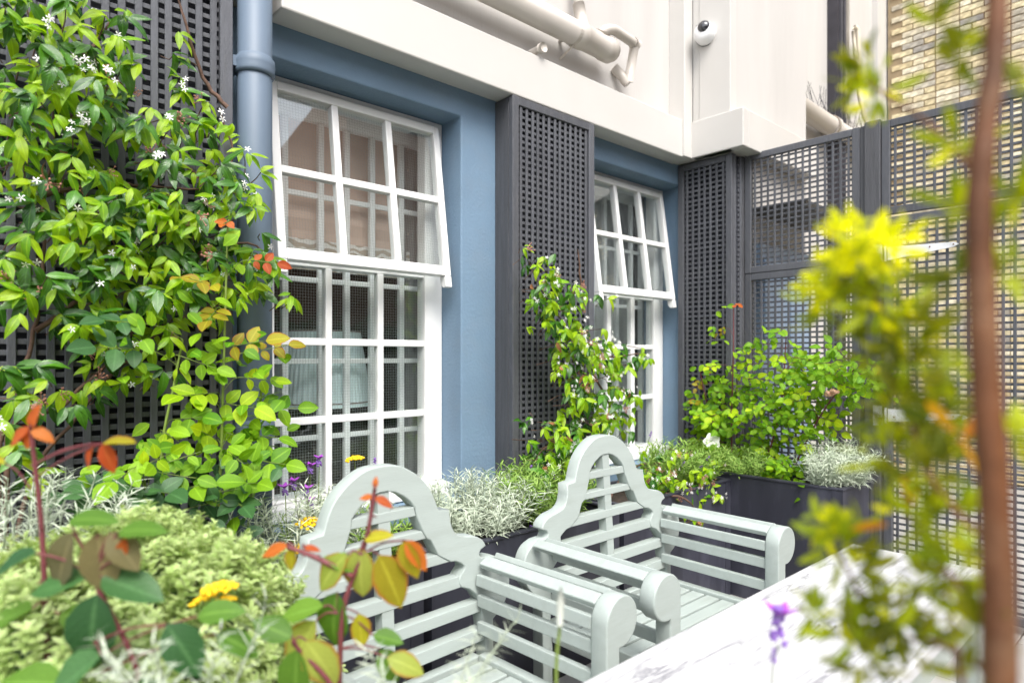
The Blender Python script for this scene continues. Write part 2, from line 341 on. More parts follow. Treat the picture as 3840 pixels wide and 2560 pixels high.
BASE = {}
def thing(name, label, cat, loc=(0, 0, 0), group=None, rz=0):
    o = bpy.data.objects.new(name, None); COL.objects.link(o)
    o.location = loc; o.rotation_euler = (0, 0, rz); o.empty_display_size = .1
    o['label'] = label; o['category'] = cat
    if group: o['group'] = group
    BASE[o.name] = Vector(loc); return o
def link(name, me, mat, parent=None, loc=None, mtx=None):
    o = bpy.data.objects.new(name, me); COL.objects.link(o)
    if mat is not None and not me.materials: me.materials.append(mat)
    if parent is not None: o.parent = parent
    if loc is not None: o.location = loc
    if mtx is not None: o.matrix_basis = mtx
    return o
def root_base(p):
    b = Vector((0, 0, 0))
    while p is not None: b = b + Vector(p.location); p = p.parent
    return b
def part(name, mb, mat, parent, bev=0, smooth=False, kind=None, uv=False, label=None, seg=2):
    """mb is in world coordinates; the part's own origin is its parent's base"""
    me = mb.mesh(name, smooth, uv, origin=root_base(parent))
    if bev: bevel(me, bev, seg)
    o = link(name, me, mat, parent)
    if kind: o['kind'] = kind
    if label: o['label'] = label
    return o
def single(name, label, cat, mb, mat, group=None, bev=0, smooth=False, uv=False):
    me = mb.mesh(name, smooth, uv)
    if bev: bevel(me, bev)
    o = link(name, me, mat); o['label'] = label; o['category'] = cat
    if group: o['group'] = group
    return o
def struct(name, mb, mat, bev=0, smooth=False):
    me = mb.mesh(name, smooth)
    if bev: bevel(me, bev)
    o = link(name, me, mat); o['kind'] = 'structure'; return o
def smooth_path(pts, k=4):
    pts = [Vector(p) for p in pts]; out = []
    P_ = [pts[0]*2-pts[1]] + pts + [pts[-1]*2-pts[-2]]
    for i in range(1, len(P_)-2):
        a, b_, c, d = P_[i-1], P_[i], P_[i+1], P_[i+2]
        for j in range(k):
            t = j/k
            out.append(.5*((2*b_)+(c-a)*t+(2*a-5*b_+4*c-d)*t*t+(3*b_-a-3*c+d)*t**3))
    out.append(pts[-1]); return out
def bent(pts, r=.04, k=4):
    """polyline with rounded corners"""
    pts = [Vector(p) for p in pts]; out = [pts[0]]
    for i in range(1, len(pts)-1):
        a = (pts[i-1]-pts[i]).normalized()*r + pts[i]; c = (pts[i+1]-pts[i]).normalized()*r + pts[i]
        for j in range(k+1):
            t = j/k; out.append(a*(1-t)**2 + pts[i]*2*t*(1-t) + c*t*t)
    out.append(pts[-1]); return out

# ================================================================== SETTING
g = struct('ground', MB().box(-40, 45, -45, 40, -.3, -.012), M['ground'])
sl = MB().box(-.2975, .2975, -.2975, .2975, -.03, 0).mesh('paving_slab'); bevel(sl, .004)
sl.materials.append(M['slab'])
for i in range(9):
    for j in range(7):
        o = link('paving_slab', sl, None, g, loc=(.3+i*.6, -2.1+j*.6, random.uniform(-.001, .0015)))

# ================================================================== HOUSE
Yw, Yf = 2.32, 2.192
house = thing('town_house', 'painted house with blue ground floor, cream upper wall and white sash windows', 'house', (1.4, 2.32, 0))
def wall_grid(xs, zs, holes, y0, y1):
    mb = MB(); nx, nz = len(xs)-1, len(zs)-1
    solid = lambda i, j: 0 <= i < nx and 0 <= j < nz and not any(h[0] <= (xs[i]+xs[i+1])/2 <= h[1] and h[2] <= (zs[j]+zs[j+1])/2 <= h[3] for h in holes)
    idx = {}
    def V(x, y, z):
        k = (round(x, 5), round(y, 5), round(z, 5))
        if k not in idx: idx[k] = len(mb.v); mb.v.append(k); mb.uv.append((0, 0, 0)); mb.n += 1
        return idx[k]
    for i in range(nx):
        for j in range(nz):
            if not solid(i, j): continue
            a, b_, c, d = xs[i], xs[i+1], zs[j], zs[j+1]
            mb.f.append((V(a, y0, c), V(b_, y0, c), V(b_, y0, d), V(a, y0, d)))
            mb.f.append((V(a, y1, d), V(b_, y1, d), V(b_, y1, c), V(a, y1, c)))
            if not solid(i-1, j): mb.f.append((V(a, y0, d), V(a, y1, d), V(a, y1, c), V(a, y0, c)))
            if not solid(i+1, j): mb.f.append((V(b_, y0, c), V(b_, y1, c), V(b_, y1, d), V(b_, y0, d)))
            if not solid(i, j-1): mb.f.append((V(a, y0, c), V(a, y1, c), V(b_, y1, c), V(b_, y0, c)))
            if not solid(i, j+1): mb.f.append((V(b_, y0, d), V(b_, y1, d), V(a, y1, d), V(a, y0, d)))
    return mb
W1 = (.896, 1.80); W2 = (2.736, 3.60)
wz = (.64, 2.376)
part('ground_floor_wall', wall_grid([-1.2, W1[0], W1[1], W2[0], W2[1], 3.95], [0, wz[0], wz[1], 2.51], [(*W1, *wz), (*W2, *wz)], Yw, 2.62), M['blue'], house, bev=.007)
part('upper_wall', MB().box(-1.2, 3.40, 2.285, 2.60, 2.512, 4.3), M['cream'], house)
part('fascia_beam', MB().box(.912, 3.4885, Yf, 2.319, 2.496, 2.724), M['cream2'], house, bev=.006)
part('fascia_capping', MB().box(-.6, .880, Yf+.004, 2.284, 2.53, 2.724), M['cream2'], house, bev=.006)
part('corner_trunking', MB().box(3.402, 3.4905, 2.175, 2.60, 2.5, 4.3), M['cream2'], house, bev=.004)
part('corner_trunking', MB().box(3.488, 3.560, 1.922, 2.128, 2.5, 4.3), M['cream2'], house, bev=.004)
part('corner_trunking', MB().box(3.493, 3.560, 2.1285, 2.1745, 2.5, 4.3), M['cream2'], house, bev=.002)
part('pier_wall', MB().box(3.50, 4.546, 1.93, 2.60, 2.505, 4.3).box(3.78, 4.546, 1.932, 2.60, 0, 2.5045), M['cream'], house, bev=.006)
part('boxing', MB().box(3.5455, 4.50, 1.8365, 1.929, 2.500, 2.7215), M['cream2'], house, bev=.005)
part('boxing', MB().box(3.478, 3.545, 1.836, 2.186, 2.500, 2.722), M['cream2'], house, bev=.005)
part('recessed_wall', MB().box(4.547, 8.3, 2.56, 2.8, 0, 6), M['cream'], house)
part('pilaster', MB().box(7.72, 7.99, 2.50, 2.559, 0, 6), M['cream2'], house)

def window(cols, x0, x1, fr_name, label):
    win = link(fr_name, MB().mesh('void'), None, house) if False else None
    fy, gy = 2.464, 2.486
    ztop, zbot = 2.376, .642
    mb = MB()
    zs0, rows = 1.644, [(1.355, 1.644), (1.035, 1.325), (.715, 1.005)]
    L_, R_ = cols[0][0], cols[-1][1]
    mb.box(x0+.002, L_, fy, 2.53, zbot+.06, ztop-.002)        # jambs
    mb.box(R_, x1-.002, fy, 2.53, zbot+.06, ztop-.002)
    mb.box(L_, R_, fy, 2.618, 2.345, ztop-.002)               # head
    mb.box(L_, R_, fy+.01, 2.54, zs0, 1.676)                    # top bar of the fixed light
    mb.box(L_, R_, fy+.004, 2.56, zbot+.06, .715)
    w = part('window_frame', mb, M['white'], house, bev=.004, label=label)
    part('sill', MB().box(x0+.003, x1-.003, 2.40, 2.618, zbot+.002, zbot+.058), M['white'], w, bev=.006)
    for a, b_ in zip(cols[:-1], cols[1:]):
        part('muntin', MB().box(a[1], b_[0], gy-.016, gy+.02, .716, zs0-.001), M['white'], w, bev=.004)
    for r in rows[1:]:
        part('muntin', MB().box(L_+.001, R_-.001, gy-.0135, gy+.0165, r[1], r[1]+.03), M['white'], w, bev=.004)
    for c in cols:
        for r in rows:
            part('pane', MB().box(c[0], c[1], gy-.002, gy+.002, r[0], r[1]), M['glass_low'], w)
    # wire mesh behind the glass
    wm = MB(); t = .0007; st = .0118; y = gy+.012
    n = int((R_-L_)/st)
    for i in range(1, n): wm.box(L_+i*st-t/2, L_+i*st+t/2, y-t/2, y+t/2, .72, 1.64)
    n = int(.92/st)
    for i in range(1, n): wm.box(L_, R_, y+.0008-t/2, y+.0008+t/2, .72+i*st-t/2, .72+i*st+t/2)
    part('wire_mesh', wm, M['wire'], w, kind='stuff')
    # top-hung sash, open at the bottom
    ang = math.atan2(.092, .66); R = Matrix.Translation((0, 2.454, 2.342)) @ Matrix.Rotation(-ang, 4, 'X')
    sx0, sx1 = L_-.037, R_+.055
    gl, gr = L_-.003, R_+.022
    H = -.706; zt, zm, zb = -.037, -.352, -.662
    sash = MB()
    sash.box(sx0, gl, -.02, .022, H, 0, R); sash.box(gr, sx1, -.02, .022, H, 0, R)
    sash.box(gl, gr, -.02, .022, zt, 0, R); sash.box(gl, gr, -.02, .022, H, zb, R)
    s = part('top_hung_sash', sash, M['white'], house, bev=.004, label='upper sash hinged at its top and tilted outwards')
    wcol = (gr-gl-2*.030)/3
    for k in range(2):
        a = gl+wcol*(k+1)+.030*k
        part('muntin', MB().box(a, a+.030, -.018, .020, zb+.0005, zt-.0005, R), M['white'], s, bev=.004)
    part('muntin', MB().box(gl+.0005, gr-.0005, -.0155, .0175, zm-.015, zm+.015, R), M['white'], s, bev=.004)
    for k in range(3):
        a = gl+(wcol+.030)*k
        for (p, q) in ((zm+.015, zt), (zb, zm-.015)):
            part('pane', MB().box(a, a+wcol, -.002, .002, p, q, R), M['glass'], s)
    for a, b_ in ((sx0, sx0+.034), (sx1-.034, sx1)):
        hm = MB(); pr = [(-.02, H-.001), (.022, H-.001), (.022, H-.03), (.006, H-.052), (-.02, H-.052)]
        hv = [(a, p, q) for p, q in pr]+[(b_, p, q) for p, q in pr]; nn = len(pr)
        hm.add([tuple(R @ Vector(p)) for p in hv], [tuple(reversed(range(nn))), tuple(range(nn, 2*nn))]+[(i, (i+1) % nn, nn+(i+1) % nn, nn+i) for i in range(nn)])
        part('horn', hm, M['white'], s, bev=.003)
    for a in (sx0+.16, sx1-.22):
        part('hinge', MB().box(a, a+.06, fy-.006, fy-.0005, 2.338, 2.352), M['white'], s, bev=.002)
    wm = MB(); y = .012; t = .0005
    n = int((gr-gl)/st)
    for i in range(1, n): wm.box(gl+i*st-t/2, gl+i*st+t/2, y-t/2, y+t/2, zb, zt, R)
    n = int((zt-zb)/st)
    for i in range(1, n): wm.box(gl, gr, y+.0008-t/2, y+.0008+t/2, zb+i*st-t/2, zb+i*st+t/2, R)
    part('wire_mesh', wm, M['wire'], s, kind='stuff')
    # room-side secondary window
    iy = 2.632; inner = MB()
    inner.box(x0-.02, x0+.06, iy, iy+.04, .7, 2.40); inner.box(x1-.0, x1+.07, iy, iy+.04, .7, 2.40)
    inner.box(x0+.06, x1, iy, iy+.04, 2.30, 2.40); inner.box(x0+.06, x1, iy, iy+.04, .64, .70)
    inn = part('inner_window', inner, M['white_in'], house, bev=.003)
    ww = (x1-x0)
    for u in (.24, .419, .557, .70, .875):
        a = x0+ww*u; part('muntin', MB().box(a-.0135, a+.0135, iy+.005, iy+.03, .702, 2.298), M['white_in'], inn, bev=.003)
    for z in (1.98, 1.612, 1.26, .928):
        part('muntin', MB().box(x0+.062, x1-.002, iy+.008, iy+.027, z-.011, z+.011), M['white_in'], inn, bev=.003)
C1 = [(.997, 1.213), (1.242, 1.457), (1.487, 1.702)]
C2 = [(2.832, 3.029), (3.067, 3.264), (3.301, 3.497)]
window(C1, *W1, 'window_frame', 'nine-pane lower window beside the downpipe')
window(C2, *W2, 'window_frame', 'nine-pane lower window beside the corner trellis')

# rooms behind the windows
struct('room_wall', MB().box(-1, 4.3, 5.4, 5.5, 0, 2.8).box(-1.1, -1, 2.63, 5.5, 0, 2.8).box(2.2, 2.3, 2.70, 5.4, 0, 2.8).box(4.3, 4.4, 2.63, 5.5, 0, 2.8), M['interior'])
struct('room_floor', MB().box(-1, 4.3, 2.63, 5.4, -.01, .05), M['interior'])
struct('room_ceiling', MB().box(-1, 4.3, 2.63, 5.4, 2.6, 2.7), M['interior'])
bl = thing('roman_blind', 'taupe roman blind with a scroll patterned border inside the first window', 'blind', (1.35, 2.69, 2.4))
mb = MB(); nf = 12
pr = [(2.69+.006*(i % 2), 2.41-(2.41-1.78)*i/nf) for i in range(nf+1)]
mb.add([(x, y, z) for y, z in pr for x in (.93, 1.76)], [(2*i, 2*i+1, 2*i+3, 2*i+2) for i in range(nf)])
part('cloth', mb, M['blind'], bl)
part('border', MB().box(.93, 1.76, 2.682, 2.688, 1.66, 1.795), M['border'], bl)
lamp = thing('table_lamp', 'table lamp with pale blue pleated shade seen through the lower window', 'lamp', (1.40, 2.90, 0))
mb = MB(); n = 120; v = []; f = []
for i, (r, z) in enumerate(((.232, 1.06), (.222, 1.14), (.198, 1.30), (.182, 1.402))):
    for k in range(n):
        rr = r+(.0028 if k % 2 else 0); a = 2*PI*k/n; v.append((1.40+rr*math.cos(a), 2.90+rr*math.sin(a), z))
for i in range(3):
    for k in range(n): f.append((i*n+k, i*n+(k+1) % n, (i+1)*n+(k+1) % n, (i+1)*n+k))
mb.add(v, f); part('lamp_shade', mb, M['shade'], lamp)
part('ribbon', MB().lathe([(.236, 1.045), (.236, 1.062)], 48, (1.40, 2.90, 0), cap=False), M['shade'], lamp, smooth=True)
part('piping', MB().lathe([(.2365, 1.063), (.2365, 1.068)], 48, (1.40, 2.90, 0), cap=False), M['trim'], lamp)
part('piping', MB().lathe([(.187, 1.396), (.187, 1.401)], 48, (1.40, 2.90, 0), cap=False), M['trim'], lamp)
part('lamp_base', MB().lathe([(.09, .70), (.09, .72), (.03, .76), (.06, .86), (.05, .95), (.012, 1.0), (.012, 1.25)], 20, (1.40, 2.90, 0)), M['interior'], lamp, smooth=True)
part('table', MB().box(1.0, 1.9, 2.72, 3.3, .05, .70), M['interior'], lamp)
mb = MB(); n = 90; v = []
for k in range(n+1):
    x = 2.72+.95*k/n; y = 2.80+.007*math.sin(k*.9)+.006*math.sin(k*.37+1)
    v += [(x, y, .3), (x, y, 2.38)]
mb.add(v, [(2*k, 2*k+2, 2*k+3, 2*k+1) for k in range(n)])
single('sheer_curtain', 'grey sheer curtain hanging behind the second window', 'curtain', mb, M['curtain'], smooth=True)
mb = MB(); v = []; n = 14
for k in range(n+1):
    x = 1.70+.13*k/n; y = 2.685+.006*math.sin(k*1.3); v += [(x, y, .66), (x, y, 2.38)]
mb.add(v, [(2*k, 2*k+2, 2*k+3, 2*k+1) for k in range(n)])
single('drawn_curtain', 'grey curtain gathered at the right side of the first window', 'curtain', mb, M['curtain_grey'], smooth=True)

# ================================================================== PIPES, CAMERA
dp = thing('downpipe', 'thick blue grey downpipe between the left trellis and the first window', 'downpipe', (.822, 2.2, 0))
part('pipe', MB().lathe([(.056, .0), (.056, 3.6)], 32, (.822, 2.2, 0)), M['pipe_blue'], dp, smooth=True)
for z in (2.262, 1.035):
    part('collar', MB().lathe([(.056, z-.032), (.062, z-.032), (.066, z-.022), (.064, z-.012), (.066, z+.0), (.064, z+.022), (.058, z+.028), (.056, z+.034)], 32, (.822, 2.2, 0), cap=False), M['pipe_blue'], dp, smooth=True)
part('bracket', MB().box(.74, .78, 2.19, 2.318, 2.245, 2.28), M['pipe_blue'], dp)

wp = thing('waste_pipe', 'large cream waste pipe with fittings running along the upper wall', 'pipe', (2.5, 2.2, 2.9))
za, ya, ra = 2.916, 2.185, .060
part('pipe', MB().tube([(-.9, ya, za), (2.43, ya, za)], ra, 28), M['cream_pipe'], wp, smooth=True)
part('tee', MB().lathe([(.060, -.005), (.066, 0), (.066, .05), (.0615, .055), (.0615, .21), (.066, .215), (.066, .27), (.060, .275), (.05, .30), (.0, .302)], 28, (2.43, ya, za), (1, 0, 0)), M['cream_pipe'], wp, smooth=True)
part('elbow', MB().tube(bent([(2.60, ya, za), (2.60, ya-.03, za+.06), (2.66, ya-.05, za+.085), (2.88, ya-.03, za+.085), (2.90, ya+.03, za-.10)], .03), .026, 18), M['cream_pipe'], wp, smooth=True)
part('socket', MB().tube([(2.60, ya-.0, za+.01), (2.60, ya-.03, za+.06)], .034, 18), M['cream_pipe'], wp, smooth=True)
part('socket', MB().tube([(2.86, ya-.031, za+.085), (2.898, ya-.028, za+.083)], .030, 18), M['cream_pipe'], wp, smooth=True)
part('outlet', MB().tube([(2.845, 2.27, za-.02), (2.90, ya+.03, za-.11)], .027, 18), M['cream_pipe'], wp, smooth=True)
part('riser', MB().tube(bent([(2.48, ya+.03, 4.3), (2.48, ya+.03, za+.19), (2.50, ya+.01, za+.03)], .03), .024, 18), M['cream_pipe'], wp, smooth=True)
part('socket', MB().tube([(2.481, ya+.029, za+.18), (2.50, ya+.012, za+.05)], .031, 18), M['cream_pipe'], wp, smooth=True)
for x in (2.415, .9):
    mb = MB(); 
    for k in range(14):
        a = PI*1.05+PI*1.0*k/13; p = (ya+math.cos(a)*.0625, za+math.sin(a)*.0625)
        if k: mb.add([(x-.012, *q), (x+.012, *q), (x+.012, *p), (x-.012, *p)], [(0, 1, 2, 3)])
        q = p
    mb.box(x-.012, x+.012, ya+.055, 2.284, za-.012, za-.006)
    mb.tube([(x, ya-.0, za-.062), (x, 2.284, za-.10)], .006, 8)
    part('bracket', mb, M['cream_pipe'], wp)
part('stub', MB().tube([(2.18, 2.26, 2.76), (2.18, 2.17, 2.76)], .018, 14).tube([(2.18, 2.19, 2.76), (2.18, 2.165, 2.76)], .024, 14), M['cream_pipe'], wp, smooth=True)

cc = thing('security_camera', 'white dome security camera on the cream corner trunking', 'camera', (3.486, 2.08, 3.226))
ax = Vector((-1, -.25, -.05)).normalized(); c0 = Vector((3.487, 2.080, 3.226))
part('housing', MB().lathe([(.060, -.02), (.064, 0), (.064, .03), (.060, .05), (.050, .066), (.036, .075), (.0, .078)], 32, c0, ax), M['cam_white'], cc, smooth=True)
ax2 = Vector((-.85, -.30, .28)).normalized(); c1 = c0 + Vector((-.036, -.012, .014))
part('dome', MB().lathe([(.040, .015), (.039, .026), (.034, .040), (.024, .050), (.012, .055), (.0, .056)], 28, c1, ax2), M['lens'], cc, smooth=True)
part('shadow_ring', MB().lathe([(.067, -.02), (.0675, .008), (.063, .010)], 32, c0, ax), M['shadow_ring'], cc, smooth=True)  # added dark ring, stands in for the shadow where housing meets wall
part('rim', MB().lathe([(.046, .008), (.047, .018), (.041, .024)], 28, c1, ax2, cap=False), M['cam_white'], cc, smooth=True)
for dy, dz in ((-.035, -.03), (.028, .045), (-.04, .035)):
    part('screw', MB().ball((3.425, 2.080+dy, 3.226+dz), .0035), M['nail'], cc)

# far corner beyond the fence
single('iron_downpipe', 'broad black downpipe on the recessed cream wall beyond the fence', 'pipe', MB().box(6.50, 6.70, 2.46, 2.555, 0, 6).tube([(6.56, 2.455, 0), (6.56, 2.455, 6)], .02, 8).tube([(6.64, 2.455, 0), (6.64, 2.455, 6)], .02, 8), M['black_pipe'])
single('thin_pipe', 'slim white pipe beside the broad black downpipe', 'pipe', MB().tube([(6.88, 2.52, 0), (6.88, 2.52, 6)], .028, 12).tube([(6.88, 2.52, 4.02), (6.88, 2.52, 4.12)], .036, 12), M['cream_pipe'], smooth=True)
fp = thing('soil_pipe', 'dirty cream horizontal pipe topped with bird spikes beyond the fence', 'pipe', (5.9, 2.45, 3.47))
part('pipe', MB().tube([(4.55, 2.45, 3.48), (7.7, 2.45, 3.43)], .085, 20), M['cream_pipe'], fp, smooth=True)
part('collar', MB().tube([(6.28, 2.45, 3.452), (6.36, 2.45, 3.451)], .10, 20), M['cream_pipe'], fp, smooth=True)
mb = MB()
for i in range(90):
    x = 4.6+3.0*i/90; a = random.uniform(-1, 1)
    mb.tube([(x, 2.45, 3.55), (x+random.uniform(-.09, .09), 2.45+a*.1, 3.55+random.uniform(.15, .24))], .0022, 3)
part('bird_spike', mb, M['nail'], fp, kind='stuff')
single('slack_cable', 'slack cream cable drooping beside the slim white pipe', 'cable', MB().tube(smooth_path([(6.80, 2.42, 4.55), (6.85, 2.40, 4.50), (6.86, 2.40, 4.1), (6.84, 2.38, 3.85), (7.0, 2.36, 3.60), (7.2, 2.36, 3.45), (7.25, 2.36, 3.3)], 6), .022, 8).tube(smooth_path([(6.78, 2.42, 4.5), (6.80, 2.38, 4.0), (6.86, 2.36, 3.7), (7.05, 2.34, 3.5)], 6), .016, 8), M['cable'], smooth=True)

# house door and canopy glimpsed through the lattice
dr = thing('blue_door', 'pale blue panelled door under a dark canopy behind the lattice fence', 'door', (4.0, 1.9, 0))
part('door_leaf', MB().box(3.80, 4.52, 1.895, 1.928, 0, 1.98), M['blue_door'], dr)
for a, b_ in ((3.84, 4.12), (4.20, 4.48)):
    for z0, z1 in ((.1, .55), (.62, 1.20), (1.27, 1.90)):
        part('panel', MB().box(a, b_, 1.880, 1.894, z0, z1), M['blue_door'], dr, bev=.006)
part('canopy', MB().box(3.76, 4.5, 1.60, 1.92, 2.15, 2.19), M['awning'], dr)

# yellow brick wall far beyond the fence
bw = thing('brick_wall', 'tall yellow stock brick wall beyond the lattice fence', 'wall', (8.0, .5, 0))
part('mortar_backing', MB().box(8.006, 8.3, -4.0, 2.49, 0, 6), M['mortar'], bw)
bmesh_brick = MB().box(-.012, 0, -.1025, .1025, -.0285, .0285).mesh('brick'); bevel(bmesh_brick, .004, 1); bmesh_brick.materials.append(M['yellow_brick'])
half = MB().box(-.012, 0, -.048, .048, -.0285, .0285).mesh('brick_header'); bevel(half, .004, 1); half.materials.append(M['yellow_brick'])
rest = MB(); cands = []
for r in range(86):
    z = .04+r*.0675; off = .1075*(r % 2)
    y = 2.45-off
    k = 0
    while y > -1.4:
        if r % 2 == 0: cands.append((y-.1025, z, 0)); y -= .2150
        else:
            cands.append((y-.048, z, 1) if k % 2 else (y-.1025, z, 0)); y -= .1075 if k % 2 else .2150
        k += 1
best = sorted(cands, key=lambda c: (0 if c[1] > 3.0 and c[0] > .4 else 1, (c[1]-4.2)**2+(c[0]-1.7)**2*3))
for i, (y, z, h) in enumerate(best):
    if z > 5.6: continue
    dx = random.uniform(-.004, .003)
    if i < 300: link('brick', half if h else bmesh_brick, None, bw, loc=(8.006-8.0+dx, y-.5, z))
    else:
        w = .048 if h else .1025
        rest.box(7.994+dx, 8.006+dx, y-w, y+w, z-.0285, z+.0285)
part('brick', rest, M['yellow_brick'], bw, kind='stuff')

# opposite house, seen only as a reflection in the panes
oh = thing('opposite_house', 'tall brown brick house with chimneys reflected in the upper window panes', 'house', (6, -8, 0))
part('wall', MB().box(6.9, 15, -12, -6.6, 0, 10.5), M['brown_brick'], oh)
part('wall', MB().box(-9, 6.9, -12, -6.9, 0, 4.6), M['brown_brick'], oh)
part('roof', MB().add([(-9, -6.8, 4.6), (6.9, -6.8, 4.6), (6.9, -9.5, 6.2), (-9, -9.5, 6.2)], [(0, 1, 2, 3)]), M['awning'], oh)
for x in (5.0, 6.1):
    ch = part('chimney', MB().box(x-.35, x+.35, -9.6, -9.0, 5.5, 8.0), M['brown_brick'], oh)
    for dx in (-.18, .18): part('chimney_pot', MB().lathe([(.10, 8.0), (.08, 8.5)], 12, (x+dx, -9.3, 0)), M['rust'], ch, smooth=True)
hd = thing('hedge', 'dark green hedge glimpsed as a reflection in the lower panes', 'hedge', (1.5, -3.9, 0))
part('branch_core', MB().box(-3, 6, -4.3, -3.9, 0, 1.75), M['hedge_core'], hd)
HEDGE = hd

# ================================================================== TRELLIS
def trellis(name, label, axis, a0, face, length, z0, z1, pitch, sw=.0205, hp=.031, hw=.0078, fw=.04, th=.03, back=None, parent=None, cat='trellis', group=None, rails=()):
    """axis 'x': runs to +X and faces -Y; axis 'y': runs to -Y and faces -X"""
    if axis == 'x': base = (a0, face, z0); loc = lambda u, d, z: Vector((u, d, z-z0)); ext = lambda u0, u1, d0, d1, z0_, z1_: MB().box(u0, u1, d0, d1, z0_, z1_)
    else: base = (face, a0, z0); loc = lambda u, d, z: Vector((d, -u, z-z0)); ext = lambda u0, u1, d0, d1, z0_, z1_: MB().box(d0, d1, -u1, -u0, z0_, z1_)
    t = thing(name, label, cat, base, group)
    off = Vector((0, 0, 0))
    if parent is not None:
        pass
    def put(nm, box, p, bev_=.002, mat='char'):
        me = box.mesh(nm); bevel(me, bev_, 1); return link(nm, me, M[mat], t, loc=p)
    h = z1-z0
    put('stile', ext(0, fw, 0, th, 0, h), loc(0, 0, z0), .003)
    put('stile', ext(0, fw, 0, th, 0, h), loc(length-fw, 0, z0), .003)
    rl = ext(fw+.0005, length-fw-.0005, .0012, th-.001, 0, fw)
    me = rl.mesh('rail'); bevel(me, .003, 1); me.materials.append(M['char'])
    zr = [z0, z1-fw] + [r-fw/2 for r in rails]
    for z in zr: link('rail', me, None, t, loc=loc(0, 0, z))
    # vertical slats in front, horizontal ones behind
    n = max(1, round((length-2*fw)/pitch)); p = (length-2*fw)/n
    vs = ext(-sw/2, sw/2, .0075, .0145, fw+.0005, h-fw-.0005).mesh('slat'); bevel(vs, .0015, 1); vs.materials.append(M['char'])
    for i in range(n):
        u = fw+p*(i+.5)
        o = link('slat', vs, None, t, loc=loc(u+random.uniform(-.0012, .0012), random.uniform(-.0006, .0006), z0))
        o.rotation_euler = (0, random.uniform(-.0015, .0015), 0) if axis == 'x' else (random.uniform(-.0015, .0015), 0, 0)
    hs_ = ext(fw+.0005, length-fw-.0005, .0153, .0215, -hw, hw).mesh('slat'); bevel(hs_, .0015, 1); hs_.materials.append(M['char'])
    m = int((h-2*fw)/hp); q = (h-2*fw)/m
    for j in range(m):
        z = z0+fw+q*(j+.5)
        if any(abs(z-r) < fw/2+.006 for r in rails): continue
        link('slat', hs_, None, t, loc=loc(0, 0, z+random.uniform(-.001, .001)))
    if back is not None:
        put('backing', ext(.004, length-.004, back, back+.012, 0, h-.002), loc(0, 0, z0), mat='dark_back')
    return t
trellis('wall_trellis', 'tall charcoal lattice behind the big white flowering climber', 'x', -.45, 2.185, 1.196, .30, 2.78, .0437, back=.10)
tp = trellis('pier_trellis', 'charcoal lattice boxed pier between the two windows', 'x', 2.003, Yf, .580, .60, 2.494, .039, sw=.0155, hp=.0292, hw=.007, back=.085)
mb = MB().box(2.0035, 2.030, 2.223, 2.3195, .60, 2.492); part('side_board', mb, M['char_post'], tp, bev=.003)
mb = MB().box(2.556, 2.582, 2.223, 2.3195, .60, 2.492); part('side_board', mb, M['char_post'], tp, bev=.003)
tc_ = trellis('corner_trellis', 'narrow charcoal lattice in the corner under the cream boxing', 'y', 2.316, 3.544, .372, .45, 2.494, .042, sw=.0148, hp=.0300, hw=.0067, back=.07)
mb = MB().box(3.5765, 3.60, 1.944, 1.962, .45, 2.494).box(3.65, 3.67, 1.944, 1.962, .45, 2.49); part('return_stile', mb, M['char'], tc_, bev=.003)
mb = MB()
for i in range(66): mb.box(3.60, 3.65, 1.952, 1.960, .48+i*.03, .498+i*.03)
part('slat', mb, M['char'], tc_, kind='stuff')
XF = 3.696
trellis('lattice_fence', 'upper left lattice fence panel next to the corner', 'y', 1.942, XF, .655, 1.785, 2.512, .0415, sw=.0128, hp=.0305, hw=.0056, group=None, cat='fence')
trellis('lattice_fence', 'lower left lattice fence panel behind the rose bush', 'y', 1.942, XF+.001, .655, .05, 1.782, .0415, sw=.0128, hp=.0305, hw=.0056, cat='fence')
single('fence_post', 'thick charcoal post dividing the lattice fence panels', 'post', MB().box(XF-.012, XF+.075, 1.183, 1.261, 0, 2.524), M['char_post'], bev=.004)
single('fence_post', 'slim charcoal post between corner lattice and fence', 'post', MB().box(XF-.020, XF+.03, 1.9445, 1.975, 0, 2.50), M['char_post'], bev=.003)
single('fence_post', 'slim charcoal post beside the thick post under the panels', 'post', MB().box(XF+.003, XF+.05, 1.2625, 1.2855, 0, 2.512), M['char_post'], bev=.003)
trellis('lattice_fence', 'upper right lattice fence panel above the gate', 'y', 1.181, XF, 1.22, 2.018, 2.512, .0432, sw=.0130, hp=.0315, hw=.0058, cat='fence')
gate = trellis('lattice_gate', 'charcoal lattice gate hung on white strap hinges', 'y', 1.172, XF+.006, 1.18, .04, 2.006, .0432, sw=.0130, hp=.0315, hw=.0058, cat='gate')
for z, a, b_ in ((1.815, 1.150, .838), (.975, 1.150, .800)):
    hg = MB(); h0, h1 = .034, .012; x0, x1 = XF-.003, XF+.003
    v = [(x0, a, z-h0), (x0, b_+.02, z+.012-h1), (x0, b_, z+.012), (x0, b_+.02, z+.012+h1), (x0, a, z+h0)]
    v = v+[(x1, y, zz) for _, y, zz in v]; n = 5
    hg.add(v, [tuple(range(n)), tuple(reversed(range(n, 2*n)))]+[(i, n+i, n+(i+1) % n, (i+1) % n) for i in range(n)])
    hg.box(XF-.016, XF-.0125, 1.172, 1.215, z-.055, z+.05)
    hg.tube([(XF-.008, 1.160, z-.04), (XF-.008, 1.160, z+.04)], .006, 10)
    hp_ = part('strap_hinge', hg, M['galv'], gate)
    for y in (1.12, 1.06, .96, .86): part('screw', MB().ball((XF-.0045, y, z+(.012 if y < 1 else -.008)), .004), M['rust'], hp_)

